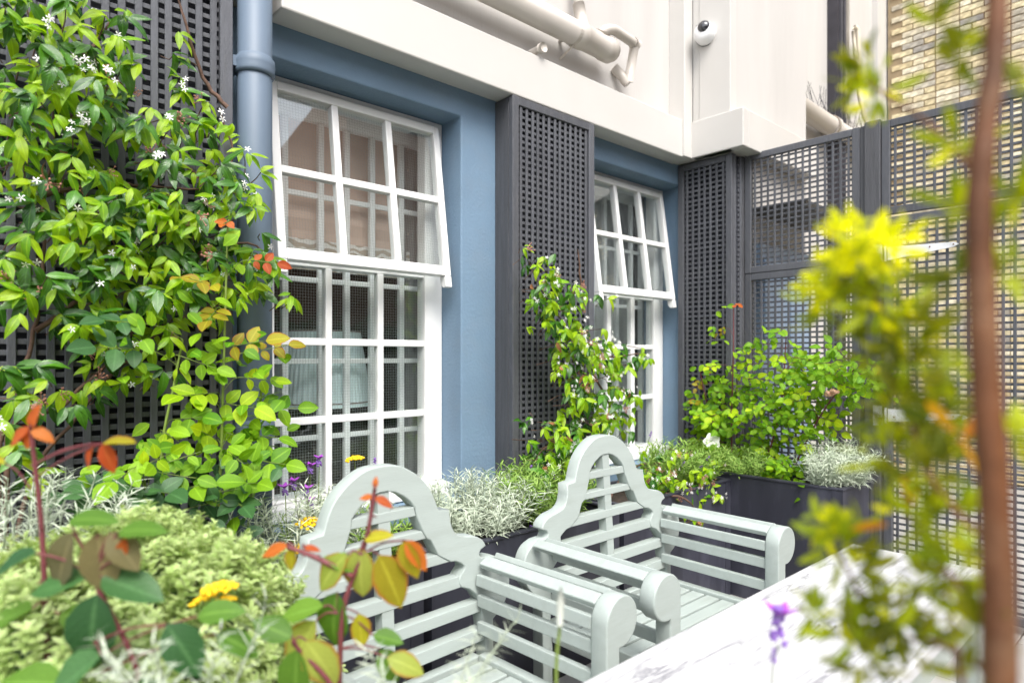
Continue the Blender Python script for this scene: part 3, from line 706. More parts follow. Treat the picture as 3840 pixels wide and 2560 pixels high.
# ================================================================== PLANTERS
def planter(label, x0, x1, y0, y1, zr, group):
    t = thing('planter', label, 'planter', ((x0+x1)/2, (y0+y1)/2, 0), group)
    th = .012
    part('side', MB().box(x0, x1, y0, y0+th, 0, zr-.012), M['zinc'], t)
    part('side', MB().box(x0, x1, y1-th, y1, 0, zr-.012), M['zinc'], t)
    part('side', MB().box(x0, x0+th, y0+th+.0005, y1-th-.0005, 0, zr-.012), M['zinc'], t)
    part('side', MB().box(x1-th, x1, y0+th+.0005, y1-th-.0005, 0, zr-.012), M['zinc'], t)
    r = MB(); w = .022
    r.box(x0-.006, x1+.006, y0-.006, y0+w, zr-.0115, zr).box(x0-.006, x1+.006, y1-w, y1+.006, zr-.0115, zr)
    r.box(x0-.006, x0+w, y0+w+.0005, y1-w-.0005, zr-.0115, zr).box(x1-w, x1+.006, y0+w+.0005, y1-w-.0005, zr-.0115, zr)
    part('rim', r, M['zinc'], t, bev=.003)
    for (a, b_, c, d) in ((x0-.0035, x0+.045, y0-.0035, y0-.0003), (x1-.045, x1+.0035, y0-.0035, y0-.0003)):
        part('corner_strip', MB().box(a, b_, c, d, 0, zr-.013), M['zinc'], t)
    for (c, d) in ((y0-.0003, y0+.045), (y1-.045, y1)):
        part('corner_strip', MB().box(x0-.0035, x0-.0003, c, d, 0, zr-.013), M['zinc'], t)
    part('soil', MB().box(x0+th+.001, x1-th-.001, y0+th+.001, y1-th-.001, zr-.10, zr-.05), M['soil'], t)
    return t
GP = 'dark zinc troughs along the walls'
planter('dark zinc trough under the first window behind the nearer chair', .45, 1.205, 1.762, 2.14, .624, GP)
planter('dark zinc trough between the two chairs below the blue wall', 1.245, 2.235, 1.762, 2.14, .624, GP)
planter('dark zinc trough under the second window behind the farther chair', 2.275, 3.192, 1.762, 2.14, .624, GP)
planter('dark zinc trough along the lattice fence holding the rose bush', 3.2, 3.60, 1.19, 1.90, .654, GP)
planter('dark zinc trough at front left holding the clipped shrub', -.6, .395, .72, 1.62, .56, GP)

# ================================================================== CHAIRS
def curve_mesh(name, loops, depth, bevel_d=.003):
    """flat outline (x, z) with holes given a thickness; front face at y=0"""
    cu = bpy.data.curves.new(name, 'CURVE'); cu.dimensions = '2D'; cu.fill_mode = 'BOTH'
    cu.extrude = depth/2-bevel_d; cu.bevel_depth = bevel_d; cu.bevel_resolution = 1; cu.offset = -bevel_d
    for lp in loops:
        sp = cu.splines.new('POLY'); sp.points.add(len(lp)-1); sp.use_cyclic_u = True
        for p, (x, z) in zip(sp.points, lp): p.co = (x, z, 0, 1)
    ob = bpy.data.objects.new('tmp', cu); COL.objects.link(ob)
    dg = bpy.context.evaluated_depsgraph_get()
    me = bpy.data.meshes.new_from_object(ob.evaluated_get(dg)); bpy.data.objects.remove(ob); bpy.data.curves.remove(cu)
    me.name = name
    for v in me.vertices: v.co = (v.co.x, depth/2 - v.co.z, v.co.y)
    me.flip_normals(); me.materials.clear()
    return me
def rake(me):
    for v in me.vertices:
        if v.co.z > .43: v.co.y += (v.co.z-.43)*.075
    me.update(); return me
def arc(cx, cz, r, a0, a1, n):
    return [(cx+r*math.cos(math.radians(a0+(a1-a0)*i/n)), cz+r*math.sin(math.radians(a0+(a1-a0)*i/n))) for i in range(n+1)]
def dense(pts, k=3):
    return [(p.x, p.y) for p in smooth_path([Vector((a, b_, 0)) for a, b_ in pts], k)]
outer = dense([(-.05, .995), (0, 1.0), (.05, .995), (.098, .970), (.135, .937), (.157, .900), (.172, .860)])[3:] + [(.209, .856)] + dense([(.211, .825), (.219, .800), (.236, .782), (.262, .773), (.298, .766), (.326, .750), (.338, .731)]) \
    + dense([(.318, .724), (.311, .713), (.318, .701)], 2) + dense([(.357, .699), (.392, .685), (.415, .660), (.425, .625), (.420, .590), (.405, .560), (.380, .535)]) + [(.352, .520), (.352, 0)]
hole = [(.012, .934), (.034, .929), (.060, .915), (.080, .898), (.093, .882), (.098, .857), (.116, .814), (.128, .792), (.141, .785), (.163, .741), (.205, .714), (.225, .711), (.240, .703), (.254, .693), (.254, .684), (.236, .668), (.232, .650), (.239, .637), (.268, .625), (.293, .604), (.306, .583), (.308, .552), (.314, .505), (.317, .470), (.320, .43), (.312, .36), (.312, .0)]
def mirror(h): return h + [(-x, z) for x, z in reversed(h) if x > 1e-6]
chair_frame = rake(curve_mesh('back_frame', [outer + [(.312, 0)] + list(reversed(hole[:-1])) + [(-x, z) for x, z in hole[:-1]] + [(-.312, 0)] + [(-x, z) for x, z in reversed(outer) if x > 1e-6]], .046, .003))
slats_ = [((.882, .093, .857, .098)), ((.814, .116, .792, .128)), ((.741, .163, .714, .205)), ((.668, .236, .636, .239)), ((.583, .306, .552, .308)), ((.505, .314, .470, .317))]
def strip(zt, xt, zb, xb, d0, d1):
    mb = MB(); v = [(-xb, d0, zb), (xb, d0, zb), (xt, d0, zt), (-xt, d0, zt), (-xb, d1, zb), (xb, d1, zb), (xt, d1, zt), (-xt, d1, zt)]
    return mb.add(v, [(0, 1, 2, 3), (7, 6, 5, 4), (0, 4, 5, 1), (1, 5, 6, 2), (2, 6, 7, 3), (3, 7, 4, 0)])
def chair_meshes():
    out = [('back_frame', chair_frame)]
    for s in slats_:
        out.append(('back_slat', rake(bevel(strip(s[0], s[1]-.0005, s[2], s[3]-.0005, .003, .040).mesh('back_slat'), .002))))
    me = MB().box(-.0175, .0175, .0045, .0385, .40, .66).box(-.0175, .0175, .0045, .0385, .6601, .9335).mesh('back_stile'); out.append(('back_stile', rake(me)))
    for s in (1, -1):
        lp = [(.285, 0), (.285, .648)] + arc(.347, .648, .062, 180, -100, 26) + [(.336, .57), (.336, 0)]
        lp = [(s*x, z) for x, z in lp]
        if s < 0: lp.reverse()
        me = curve_mesh('front_post', [lp], .048, .004)
        for v in me.vertices: v.co.y += -.452
        out.append(('front_post', me))
        for (dx, z, tilt, wd) in ((.300, .512, 0, .034), (.300, .588, 0, .034), (.296, .646, 6, .032), (.318, .692, 62, .036), (.374, .694, 122, .032)):
            R = Matrix.Translation((s*dx, 0, z)) @ Matrix.Rotation(s*math.radians(tilt), 4, 'Y')
            out.append(('arm_rail', bevel(MB().box(-.009, .009, -.4035, -.002+(.0 if z < .5 else .012), -wd/2, wd/2, R).mesh('arm_rail'), .003)))
        out.append(('seat_rail', bevel(MB().box(s*.302-.016, s*.302+.016, -.4038, -.0005, .375, .440).mesh('seat_rail'), .004)))
    out.append(('seat_rail', bevel(MB().box(-.284, .284, -.440, -.412, .36, .425).mesh('seat_rail'), .004)))
    out.append(('seat_rail', bevel(MB().box(-.300, .300, .004, .036, .37, .432).mesh('seat_rail'), .004)))
    for k in range(7):
        y = -.040-k*.058
        out.append(('seat_slat', bevel(MB().box(-.285, .285, y-.0235, y+.0235, .405, .428).mesh('seat_slat'), .003)))
    return out
CM = None
def chair(label, x, y, rz):
    global CM
    t = thing('garden_armchair', label, 'armchair', (x, y, 0), 'sage painted garden armchairs at the marble table', rz)
    if CM is None:
        CM = chair_meshes()
        for _, me in CM: me.materials.append(M['chair'])
    for nm, me in CM: link(nm, me, None, t)
    return t
chair('nearer sage painted armchair with arched slatted back, partly behind orange rose shoots', .8625, 1.392, math.radians(2.2))
chair('farther sage painted armchair with arched slatted back, in front of the second window', 1.780, 1.418, math.radians(.0))

# ================================================================== TABLE
tb = thing('marble_table', 'narrow marble topped table with white grey veined top in front of the chairs', 'table', (1.2, .51, 0))
part('table_top', MB().box(.60, 1.907, .342, .682, .735, .760), M['marble'], tb, bev=.003)
for x in (.72, 1.80):
    for y in (.385, .64): part('leg', MB().box(x-.024, x+.024, y-.024, y+.024, 0, .734), M['tleg'], tb, bev=.004)
part('apron', MB().box(.70, 1.82, .372, .392, .65, .733).box(.70, 1.82, .632, .652, .65, .733), M['tleg'], tb)
for (x, y, a, w_) in ((1.245, .515, .05, 'farthest'), (1.225, .500, -.04, 'middle'), (1.262, .492, .02, 'nearest')):
    p = Vector((x, y, .7615)); d = Vector((math.cos(a), math.sin(a), 0))*.028
    single('steel_nail', w_+' of three small dark nails lying on the marble table top', 'nail', MB().tube([p-d, p+d], .0008, 6).tube([p+d, p+d*1.02], .0022, 6), M['nail'], 'nails on the marble table')

# ================================================================== PLANT HELPERS
def leaf_shape(name, w, prof, curl=.25, fold=.25, seg=6, serr=0.0, wave=0.0):
    """unit leaf along +Y, normal +Z; prof(t) half width 0..1"""
    mb = MB(); v = []; uv = []; f = []
    for i in range(seg+1):
        t = i/seg; hw = w*prof(t)*(1+(serr*(1 if i % 2 else -1)))
        z = -curl*t*t; y = t-(curl*.45)*t*t*t*.5
        up = fold*hw
        wz_ = wave*math.sin(t*9)*hw
        v += [(-hw, y, z+up+wz_), (0, y, z), (hw, y, z+up-wz_)]; uv += [(-1, t, 0), (0, t, 0), (1, t, 0)]
    for i in range(seg):
        a = 3*i; f += [(a, a+1, a+4, a+3), (a+1, a+2, a+5, a+4)]
    mb.add(v, f, uv); return mb
jprof = lambda t: max(.015, math.sin(PI*min(1, t*1.02)**.85)**.9)
rprof = lambda t: max(.012, (math.sin(PI*t**.84))**.80*(1-.10*t))
nprof = lambda t: max(.02, math.sin(PI*(t*.92+.05))**.7)
SH = {}
for i, (c, fo) in enumerate(((.18, .3), (.35, .25), (.55, .4), (.1, .15))): SH['jas%d' % i] = leaf_shape('leaf', (.17, .155, .185, .165)[i], jprof, c*1.25, fo*1.2, 7, wave=.12)
for i, (c, fo) in enumerate(((.12, .2), (.25, .12), (.05, .3))): SH['rose%d' % i] = leaf_shape('leaf', .335, rprof, c, fo, 9, serr=.025, wave=.06)
for i, c in enumerate((.1, .3, .5)): SH['nar%d' % i] = leaf_shape('leaf', .085, nprof, c, .3, 4)
for i, c in enumerate((.1, .3)): SH['lin%d' % i] = leaf_shape('leaf', .045, nprof, c, .2, 3)
SH['dot'] = leaf_shape('leaf', .21, nprof, .15, .25, 3)
LM = {}
def leaf_mesh(shape, mat):
    if (shape, mat) not in LM:
        me = SH[shape].mesh('leaf', True, True); me.materials.append(M[mat]); LM[(shape, mat)] = me
    return LM[(shape, mat)]
def frame(p, d, n, s, roll=0, w=1.0):
    d = Vector(d).normalized(); n = Vector(n); n = n-d*n.dot(d)
    if n.length < 1e-4: n = d.orthogonal()
    n.normalize(); x = d.cross(n)
    return Matrix(((x.x*s*w, d.x*s, n.x*s, p[0]), (x.y*s*w, d.y*s, n.y*s, p[1]), (x.z*s*w, d.z*s, n.z*s, p[2]), (0, 0, 0, 1)))
CAMP = Vector((0, 0, 1.28))
def put_leaves(t, leaves, base, name='leaf', limit=300):
    """leaves: (matrix, shape, material). The ones that show largest become parts, the rest one part."""
    leaves = sorted(leaves, key=lambda l: -(l[0].col[1].to_3d().length/((l[0].translation-CAMP).length) * (1+random.random()*.3)))
    B = Matrix.Translation(-Vector(base)); rest_ = {}
    for i, (m, sh, mt) in enumerate(leaves):
        if i < limit: link(name, leaf_mesh(sh, mt), None, t, mtx=B @ m)
        else: rest_.setdefault(mt, []).append((m, sh))
    for mt, ls in rest_.items():
        mb = MB()
        for m, sh in ls:
            q = SH[sh]; v = np.array(q.v) @ np.array(m.to_3x3()).T + np.array(m.translation)
            mb.add(v.tolist(), q.f, q.uv)
        part('foliage', mb, M[mt], t, smooth=True, uv=True, kind='stuff')
def rv(a=1): return Vector((random.uniform(-a, a), random.uniform(-a, a), random.uniform(-a, a)))
def put_mesh(t, base, name, me, p, d, s, n=None):
    return link(name, me, None, t, mtx=Matrix.Translation(-Vector(base)) @ frame(p, d, n if n is not None else rv(), s))

# small flower meshes (unit size)
def jas_flower():
    mb = MB()
    for k in range(5):
        a = 2*PI*k/5; c, s = math.cos(a), math.sin(a)
        pts = [(0, .06, 0), (.45, .16, .10), (1.0, .34, .02), (.9, -.02, -.04), (.42, -.10, .06)]
        mb.add([(c*x-s*y, .05+z, s*x+c*y) for x, y, z in pts], [(0, 1, 4), (1, 2, 3), (1, 3, 4)])
    mb.tube([(0, -.7, 0), (0, .05, 0)], [.05, .10], 5)
    return mb
def flower_mesh(name, mb, mat, smooth=False):
    me = mb.mesh(name, smooth); me.materials.append(M[mat]); return me
JF = flower_mesh('flower', jas_flower(), 'petal_white')
mb = MB()
for k in range(9):
    p = Vector((random.uniform(-.6, .6), random.uniform(.3, 1.0), random.uniform(-.6, .6))); mb.tube([(0, 0, 0), p], .035, 3); mb.ball(p, .11)
BUD = flower_mesh('bud_cluster', mb, 'bud')
mb = MB()
for k in range(34):
    a = k*2.4; r = .95*math.sqrt(k/34); mb.ball((r*math.cos(a), .30-.32*r*r+random.uniform(-.05, .05), r*math.sin(a)), .155)
YF = flower_mesh('flower_head', mb, 'yellow', True)
mb = MB()
for k in range(26):
    h = random.uniform(0, 1); a = k*2.4; r = .17*(1-.55*h); mb.ball((r*math.cos(a), h, r*math.sin(a)), .085)
LF = flower_mesh('flower_spike', mb, 'petal_lav', True)
mb = MB()
for k in range(22):
    h = random.uniform(0, .7); a = k*2.4; mb.ball((.20*math.cos(a), h, .20*math.sin(a)), .10)
SPH = flower_mesh('flower_head', mb, 'petal_lav', True)
mb = MB()
for k in range(5):
    a = 2*PI*k/5+.3; c, s = math.cos(a), math.sin(a)
    mb.add([(c*x-s*y, .7+z, s*x+c*y) for x, y, z in ((.03, .1, 0), (.35, .22, .25), (.75, .05, .42), (.35, -.2, .25), (.03, -.1, 0))], [(0, 1, 3), (1, 2, 3), (0, 3, 4)])
SPW = flower_mesh('bract', mb, 'petal_purple', False)
# sprigs
def sprig(nl, ll, shape, up=.6, spread=1.0, t0=.08, stem_r=.012, bend=.12):
    mb = MB(); q = SH[shape]
    path = [Vector((bend*math.sin(t*2.2)*t, t, bend*.5*t*t)) for t in (0, .25, .5, .75, 1)]
    mb.tube(path, [stem_r, stem_r*.9, stem_r*.8, stem_r*.6, stem_r*.3], 4)
    for i in range(nl):
        t = t0+(1-t0)*(i+random.random()*.6)/nl; a = i*2.4+random.uniform(-.4, .4)
        k = min(3, int(t*4)); p = path[k].lerp(path[k+1], t*4-k)
        d = Vector((math.cos(a)*spread, up+random.uniform(-.2, .35), math.sin(a)*spread)).normalized()
        m = frame(p, d, Vector((0, 1, 0))-d*.3, ll*random.uniform(.7, 1.15)*(1-.35*t))
        v = np.array(q.v) @ np.array(m.to_3x3()).T + np.array(m.translation); mb.add(v.tolist(), q.f, q.uv)
    return mb
def sprig_mesh(name, mb, mat):
    me = mb.mesh(name, True, True); me.materials.append(M[mat]); return me
SIL = [sprig_mesh('sprig', sprig(34, .30, 'lin%d' % (k % 2), .5, 1.0), 'silver') for k in range(4)]
LAV = [sprig_mesh('sprig', sprig(24, .26, 'nar%d' % (k % 2), .7, .9), 'lav_leaf') for k in range(4)]
HEB_MB = [sprig(18, .58, 'dot', .55, 1.0, .1, .02, .05) for k in range(5)]
HEB = [sprig_mesh('sprig', m_, 'hebe') for m_ in HEB_MB]

# ================================================================== CLIMBERS
mb = MB()
for i in range(2600):
    q = SH['rose1']; m = frame((random.uniform(-3, 6), random.uniform(-3.93, -3.78), random.uniform(.1, 1.85+.12*math.sin(i))), rv()+Vector((0, .4, .2)), Vector((0, .8, .6))+rv(.5), random.uniform(.09, .15))
    mb.add((np.array(q.v) @ np.array(m.to_3x3()).T+np.array(m.translation)).tolist(), q.f, q.uv)
part('foliage', mb, M['rose_dark'], HEDGE, uv=True, smooth=True, kind='stuff')
def jasmine(label, blobs, stems, base, yr, nfl, lscale=1.0, lite=.42, dens=.8, cat='climber', nbud=30):
    t = thing('jasmine', label, cat, base)
    face = CAMP-Vector(base); face.z = 0; face.normalize()
    st = MB(); leaves = []; fl = []
    for i, s in enumerate(stems):
        pts = smooth_path([Vector(p)+Vector((random.uniform(-.01, .01), random.uniform(-.02, .0), 0)) for p in s], 5)
        pts = [p+rv(.004) for p in pts]
        n = len(pts); st.tube(pts, [.0075*(1-.7*k/n) for k in range(n)], 6)
    for (x, z, rx, rz_, n) in blobs:
        k = max(1, int(n*dens/3))
        for j in range(k):
            r = math.sqrt(random.random()); a = random.uniform(0, 2*PI)
            p = Vector((x+rx*r*math.cos(a)*1.05, random.uniform(*yr) if random.random() < .75 else random.uniform(yr[0]-.05, yr[0]), z+rz_*r*math.sin(a)*1.05))
            depth = (p.y-yr[0])/(yr[1]-yr[0])
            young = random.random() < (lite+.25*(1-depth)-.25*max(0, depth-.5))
            st0 = random.uniform(-PI*.95, -PI*.05)
            # a short twig back towards the stems
            tw = p+Vector((random.uniform(-.04, .04), min(.09, yr[1]+.02-p.y), random.uniform(-.06, .02)))
            if random.random() < .6: st.tube([tw, (tw+p)/2+rv(.008), p], [.002, .0016, .0012], 4)
            m_ = random.choice((2, 3, 3, 4))
            for q in range(m_):
                ang = st0+(q-(m_-1)/2)*random.uniform(.7, 1.1)
                d = Vector((math.cos(ang), random.uniform(-.75, -.05), math.sin(ang)*.8-.12))
                nn = face*.75+Vector((random.uniform(-.35, .35), 0, random.uniform(.3, 1.0)))
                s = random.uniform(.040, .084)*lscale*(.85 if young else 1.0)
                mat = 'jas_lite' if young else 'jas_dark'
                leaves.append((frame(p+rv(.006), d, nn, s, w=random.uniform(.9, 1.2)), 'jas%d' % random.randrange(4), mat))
            fl.append((p, depth))
    part('stem', st, M['bark'], t, smooth=True)
    put_leaves(t, leaves, base)
    fl.sort(key=lambda q: q[1]); 
    sel = random.sample(fl[:int(len(fl)*.8)], min(nfl, int(len(fl)*.8)))
    for p, _ in sel:
        for k in range(random.choice((1, 1, 2, 3))):
            put_mesh(t, base, 'flower', JF, p+Vector((random.uniform(-.02, .02), random.uniform(-.055, -.02), random.uniform(-.02, .02))), Vector((random.uniform(-.6, .6), -1, random.uniform(-.3, .7))), random.uniform(.008, .0115))
    for p, _ in random.sample(fl, min(nbud, len(fl))):
        put_mesh(t, base, 'bud_cluster', BUD, p+Vector((0, -.02, -.01)), Vector((random.uniform(-1, 1), -.6, random.uniform(-.3, .6))), random.uniform(.018, .03))
    for p, _ in random.sample(fl, min(16, len(fl))):
        link('dead_leaf', leaf_mesh('jas2', 'dead') if False else DEADM, None, t, mtx=Matrix.Translation(-Vector(base)) @ frame(p, rv(), rv(), .05))
    return t
DEADM = SH['jas2'].mesh('dead_leaf', True, True); DEADM.materials.append(M['dead'])
JAS = [(0.207, 2.144, 0.105, 0.091, 50), (0.322, 2.184, 0.094, 0.083, 30), (0.189, 2.002, 0.084, 0.09, 45), (0.303, 2.023, 0.113, 0.083, 55), (0.216, 1.884, 0.106, 0.08, 55), (0.353, 1.941, 0.096, 0.073, 40), (0.405, 2.077, 0.055, 0.074, 18), (0.162, 1.748, 0.054, 0.067, 20), (0.273, 1.804, 0.09, 0.059, 30), (0.46, 1.905, 0.08, 0.063, 28), (0.564, 2.229, 0.04, 0.065, 6), (0.601, 2.109, 0.055, 0.06, 9), (0.576, 2.01, 0.045, 0.05, 6), (0.638, 1.933, 0.078, 0.066, 22), (0.735, 1.956, 0.035, 0.05, 5), (0.54, 1.795, 0.149, 0.077, 50), (0.689, 1.822, 0.081, 0.068, 26), (0.322, 1.707, 0.127, 0.072, 50), (0.226, 1.634, 0.086, 0.069, 35), (0.46, 1.667, 0.141, 0.075, 70), (0.625, 1.677, 0.131, 0.08, 60), (0.745, 1.723, 0.05, 0.083, 13), (0.79, 1.56, 0.05, 0.08, 10), (0.826, 1.506, 0.036, 0.056, 8), (0.689, 1.564, 0.095, 0.068, 35), (0.517, 1.56, 0.146, 0.064, 60), (0.343, 1.567, 0.106, 0.06, 40), (0.189, 1.505, 0.056, 0.067, 22), (0.162, 1.413, 0.036, 0.056, 12), (0.273, 1.465, 0.08, 0.059, 28), (0.405, 1.45, 0.112, 0.062, 40), (0.564, 1.461, 0.125, 0.065, 40), (0.70, 1.5, 0.07, 0.055, 14), (0.303, 1.373, 0.06, 0.047, 18), (0.427, 1.328, 0.102, 0.074, 25), (0.333, 1.302, 0.062, 0.048, 14), (0.18, 1.222, 0.055, 0.057, 16), (0.245, 1.186, 0.067, 0.046, 18), (0.374, 1.206, 0.064, 0.048, 12), (0.162, 1.122, 0.036, 0.067, 10), (0.171, 1.009, 0.036, 0.045, 6), (0.471, 1.241, 0.058, 0.05, 12)]
STEMS_L = [[(0.139, 2.13, 0.6), (0.139, 2.13, 1.007), (0.175, 2.13, 1.187), (0.203, 2.13, 1.348), (0.222, 2.13, 1.536), (0.231, 2.13, 1.713), (0.25, 2.13, 1.894), (0.222, 2.13, 2.063), (0.194, 2.13, 2.228)],
 [(0.157, 2.13, 0.6), (0.157, 2.13, 1.073), (0.25, 2.13, 1.136), (0.351, 2.13, 1.229), (0.437, 2.13, 1.354), (0.553, 2.13, 1.503), (0.653, 2.13, 1.634), (0.76, 2.13, 1.76)],
 [(0.222, 2.13, 1.536), (0.33, 2.13, 1.596), (0.471, 2.13, 1.664), (0.628, 2.13, 1.739), (0.733, 2.13, 1.896), (0.693, 2.13, 2.068)],
 [(0.25, 2.13, 1.894), (0.351, 2.13, 1.979), (0.46, 2.13, 1.943), (0.59, 2.13, 1.854), (0.733, 2.13, 1.798)],
 [(0.231, 2.13, 1.713), (0.361, 2.13, 1.772), (0.494, 2.13, 1.783), (0.653, 2.13, 1.798)],
 [(0.203, 2.13, 1.348), (0.29, 2.13, 1.423), (0.393, 2.13, 1.503), (0.578, 2.13, 1.572), (0.76, 2.10, 1.646), (0.846, 2.06, 1.54)],
 [(0.693, 2.13, 2.068), (0.64, 2.13, 2.15), (0.578, 2.13, 2.291), (0.565, 2.13, 2.367)],
 [(0.222, 2.13, 2.063), (0.33, 2.13, 2.132), (0.393, 2.13, 2.252)], [(.14, 2.12, .6), (.2, 2.1, .95), (.3, 2.11, 1.12), (.45, 2.12, 1.3), (.6, 2.12, 1.42)]]
jasmine('big glossy jasmine climber with white flowers covering the left trellis', JAS, STEMS_L, (.2, 2.13, .6), (1.97, 2.15), 58, 1.0, .42, 1.6)
JASM = [(1.981, 1.7, 0.06, 0.077, 12), (2.036, 1.589, 0.084, 0.077, 12), (2.008, 1.471, 0.08, 0.077, 16), (2.149, 1.517, 0.12, 0.09, 20), (2.268, 1.544, 0.06, 0.103, 6), (2.178, 1.398, 0.13, 0.08, 22), (2.299, 1.319, 0.15, 0.082, 26), (2.149, 1.257, 0.10, 0.06, 12), (2.46, 1.277, 0.15, 0.086, 18), (2.362, 1.173, 0.18, 0.083, 28), (2.633, 1.277, 0.12, 0.044, 10), (2.178, 1.117, 0.11, 0.08, 14), (2.494, 1.062, 0.15, 0.107, 26), (2.268, 1.011, 0.14, 0.082, 20), (2.008, 0.93, 0.12, 0.096, 20), (2.12, 0.821, 0.14, 0.08, 20), (2.299, 0.906, 0.18, 0.082, 24), (2.008, 0.814, 0.1, 0.058, 12), (2.598, 0.969, 0.1, 0.088, 8)]
JASR = [(2.781, 0.729, 0.18, 0.091, 22), (2.979, 0.659, 0.15, 0.11, 18), (2.669, 0.651, 0.15, 0.09, 14), (2.858, 0.60, 0.15, 0.065, 10)]
STEM_M = [[(2.361, 2.06, 0.55), (2.361, 2.06, 0.77), (2.543, 2.06, 0.992), (2.442, 2.06, 1.148), (2.345, 2.06, 1.298), (2.191, 2.06, 1.44), (2.076, 2.06, 1.555), (1.966, 2.06, 1.703)], [(2.345, 2.06, 1.298), (2.543, 2.06, 1.277), (2.80, 2.04, 1.3)], [(2.345, 2.06, 1.488), (2.313, 2.06, 1.654), (2.282, 2.06, 1.797)], [(2.361, 2.06, 0.77), (2.104, 2.06, 0.878), (2.02, 2.06, 0.808)]]
jasmine('smaller jasmine climber twisting up the lattice pier between the windows', JASM, STEM_M, (2.36, 2.06, .56), (1.94, 2.10), 120, 1.05, .5, 2.7)
jasmine('low jasmine with white flowers spilling over the trough behind the farther chair', JASR, [[(2.40, 2.0, .55), (2.6, 2.0, .70), (2.836, 2.0, 0.718), (3.05, 1.98, 0.607)]], (2.7, 1.95, .56), (1.79, 1.96), 40, 1.05, .6, 4.2, cat='shrub')
jasmine('jasmine sprig dangling over the front edge of the far trough', [(2.74, .53, .07, .05, 13)], [[(2.62, 1.80, .62), (2.68, 1.74, .60), (2.74, 1.71, .55)]], (2.62, 1.80, .6), (1.69, 1.74), 6, .95, .8, 1.2, cat='shrub', nbud=2)

# ================================================================== ROSES
def rose(label, spots, canes, base, sizes, mats, cat='rose bush', lean=(-.2, -.6, .35), nextra=0, cane_mat='stem_green', r0=.005):
    t = thing('rose_bush', label, cat, base)
    face = CAMP-Vector(base); face.z = 0; face.normalize()
    st = MB(); leaves = []
    for c in canes:
        pts = smooth_path(c, 6); n = len(pts); st.tube(pts, [r0*(1-.45*k/n) for k in range(n)], 6)
        for k in range(2, n-1, 2):
            d = rv().normalized(); st.tube([pts[k], pts[k]+d*.009], [.0022, .0002], 4)
    cps = [Vector(p) for c in canes for p in smooth_path(c, 6)]
    for i, s_ in enumerate(spots):
        p = Vector(s_[:3]); mat = s_[3] if len(s_) > 3 else random.choice(mats); sc = (s_[4] if len(s_) > 4 else 1)*random.uniform(*sizes)
        near = min(cps, key=lambda c: (c-p).length + abs(c.z-p.z+.05)*.5)
        d = (p-near); d = Vector((d.x, d.y-.02, d.z*.5-.02)) + rv(.03)
        if d.length < .02: d = Vector((random.uniform(-1, 1), -1, -.1))
        d.normalize()
        nn = face*random.uniform(.45, .95)+Vector((0, 0, random.uniform(.3, .9)))+rv(.25)
        L_ = sc*2.1; a = p-d*L_*.5
        side = d.cross(nn).normalized(); tip = a+d*L_
        mid = (near+a)/2+Vector((0, 0, .01))
        st.tube(smooth_path([near, mid, a, a+d*L_*.55, tip], 3), .0011, 4)
        for (u, k, sg) in ((.25, .80, 1), (.25, .80, -1), (.62, .95, 1), (.62, .95, -1), (1.0, 1.1, 0)):
            q = a+d*L_*u; dd = (d*(.45 if sg else 1)+side*sg*.9+Vector((0, 0, -.12))+rv(.15)).normalized()
            m = frame(q+dd*.003, dd, nn+rv(.25), sc*k*random.uniform(.9, 1.1))
            leaves.append((m, 'rose%d' % random.randrange(3), mat))
    for k in range(nextra):
        p = random.choice(spots); p = Vector(p[:3])+Vector((random.uniform(-.06, .06), random.uniform(-.05, .10), random.uniform(-.10, .03)))
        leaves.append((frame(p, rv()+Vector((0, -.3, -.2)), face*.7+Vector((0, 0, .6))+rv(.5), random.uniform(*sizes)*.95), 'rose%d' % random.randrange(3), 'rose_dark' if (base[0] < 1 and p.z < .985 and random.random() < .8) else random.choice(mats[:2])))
    part('stem', st, M[cane_mat], t, smooth=True)
    put_leaves(t, leaves, base)
    return t
ROSEL = [(0.63, 1.9, 1.663, 'rose_red', .6), (0.729, 1.9, 1.561, 'rose_red', .8), (0.571, 1.9, 1.485, 'rose_bronze'), (0.594, 1.9, 1.401, 'rose_bronze', 1.1), (0.678, 1.9, 1.316, 'rose_bronze'), (0.755, 1.9, 1.304, 'rose_bronze', 1.1), (0.549, 1.9, 1.266), (0.606, 1.9, 1.229), (0.716, 1.9, 1.214), (0.56, 1.9, 1.176, 'rose_lite', 1.3), (0.654, 1.9, 1.141), (0.768, 1.9, 1.122), (0.695, 1.78, 0.988), (0.526, 1.9, 1.111), (0.678, 1.9, 1.038), (0.583, 1.9, 1.059), (0.483, 1.9, 1.067), (0.483, 1.78, 1.022), (0.613, 1.78, 1.009), (0.716, 1.9, 1.048), (0.413, 1.78, 1.019), (0.365, 1.78, 1.003), (0.493, 1.78, 0.943), (0.568, 1.78, 0.921), (0.423, 1.78, 0.942, 'rose_dark', 1.1), (0.635, 1.78, 0.935), (0.32, 1.78, 0.977, 'rose_dark'), (0.37, 1.9, 1.301, 'rose_dark', 1.1), (0.38, 1.9, 1.369, 'rose_dark', 1.1), (0.285, 1.78, 0.961, 'rose_dark'), (0.394, 1.78, 0.924, 'rose_dark', 1.2), (0.524, 1.78, 0.893, 'rose_dark', 1.1), (0.613, 1.78, 0.891, 'rose_dark'), (0.462, 1.78, 0.98), (0.365, 1.78, 0.95, 'rose_dark')]
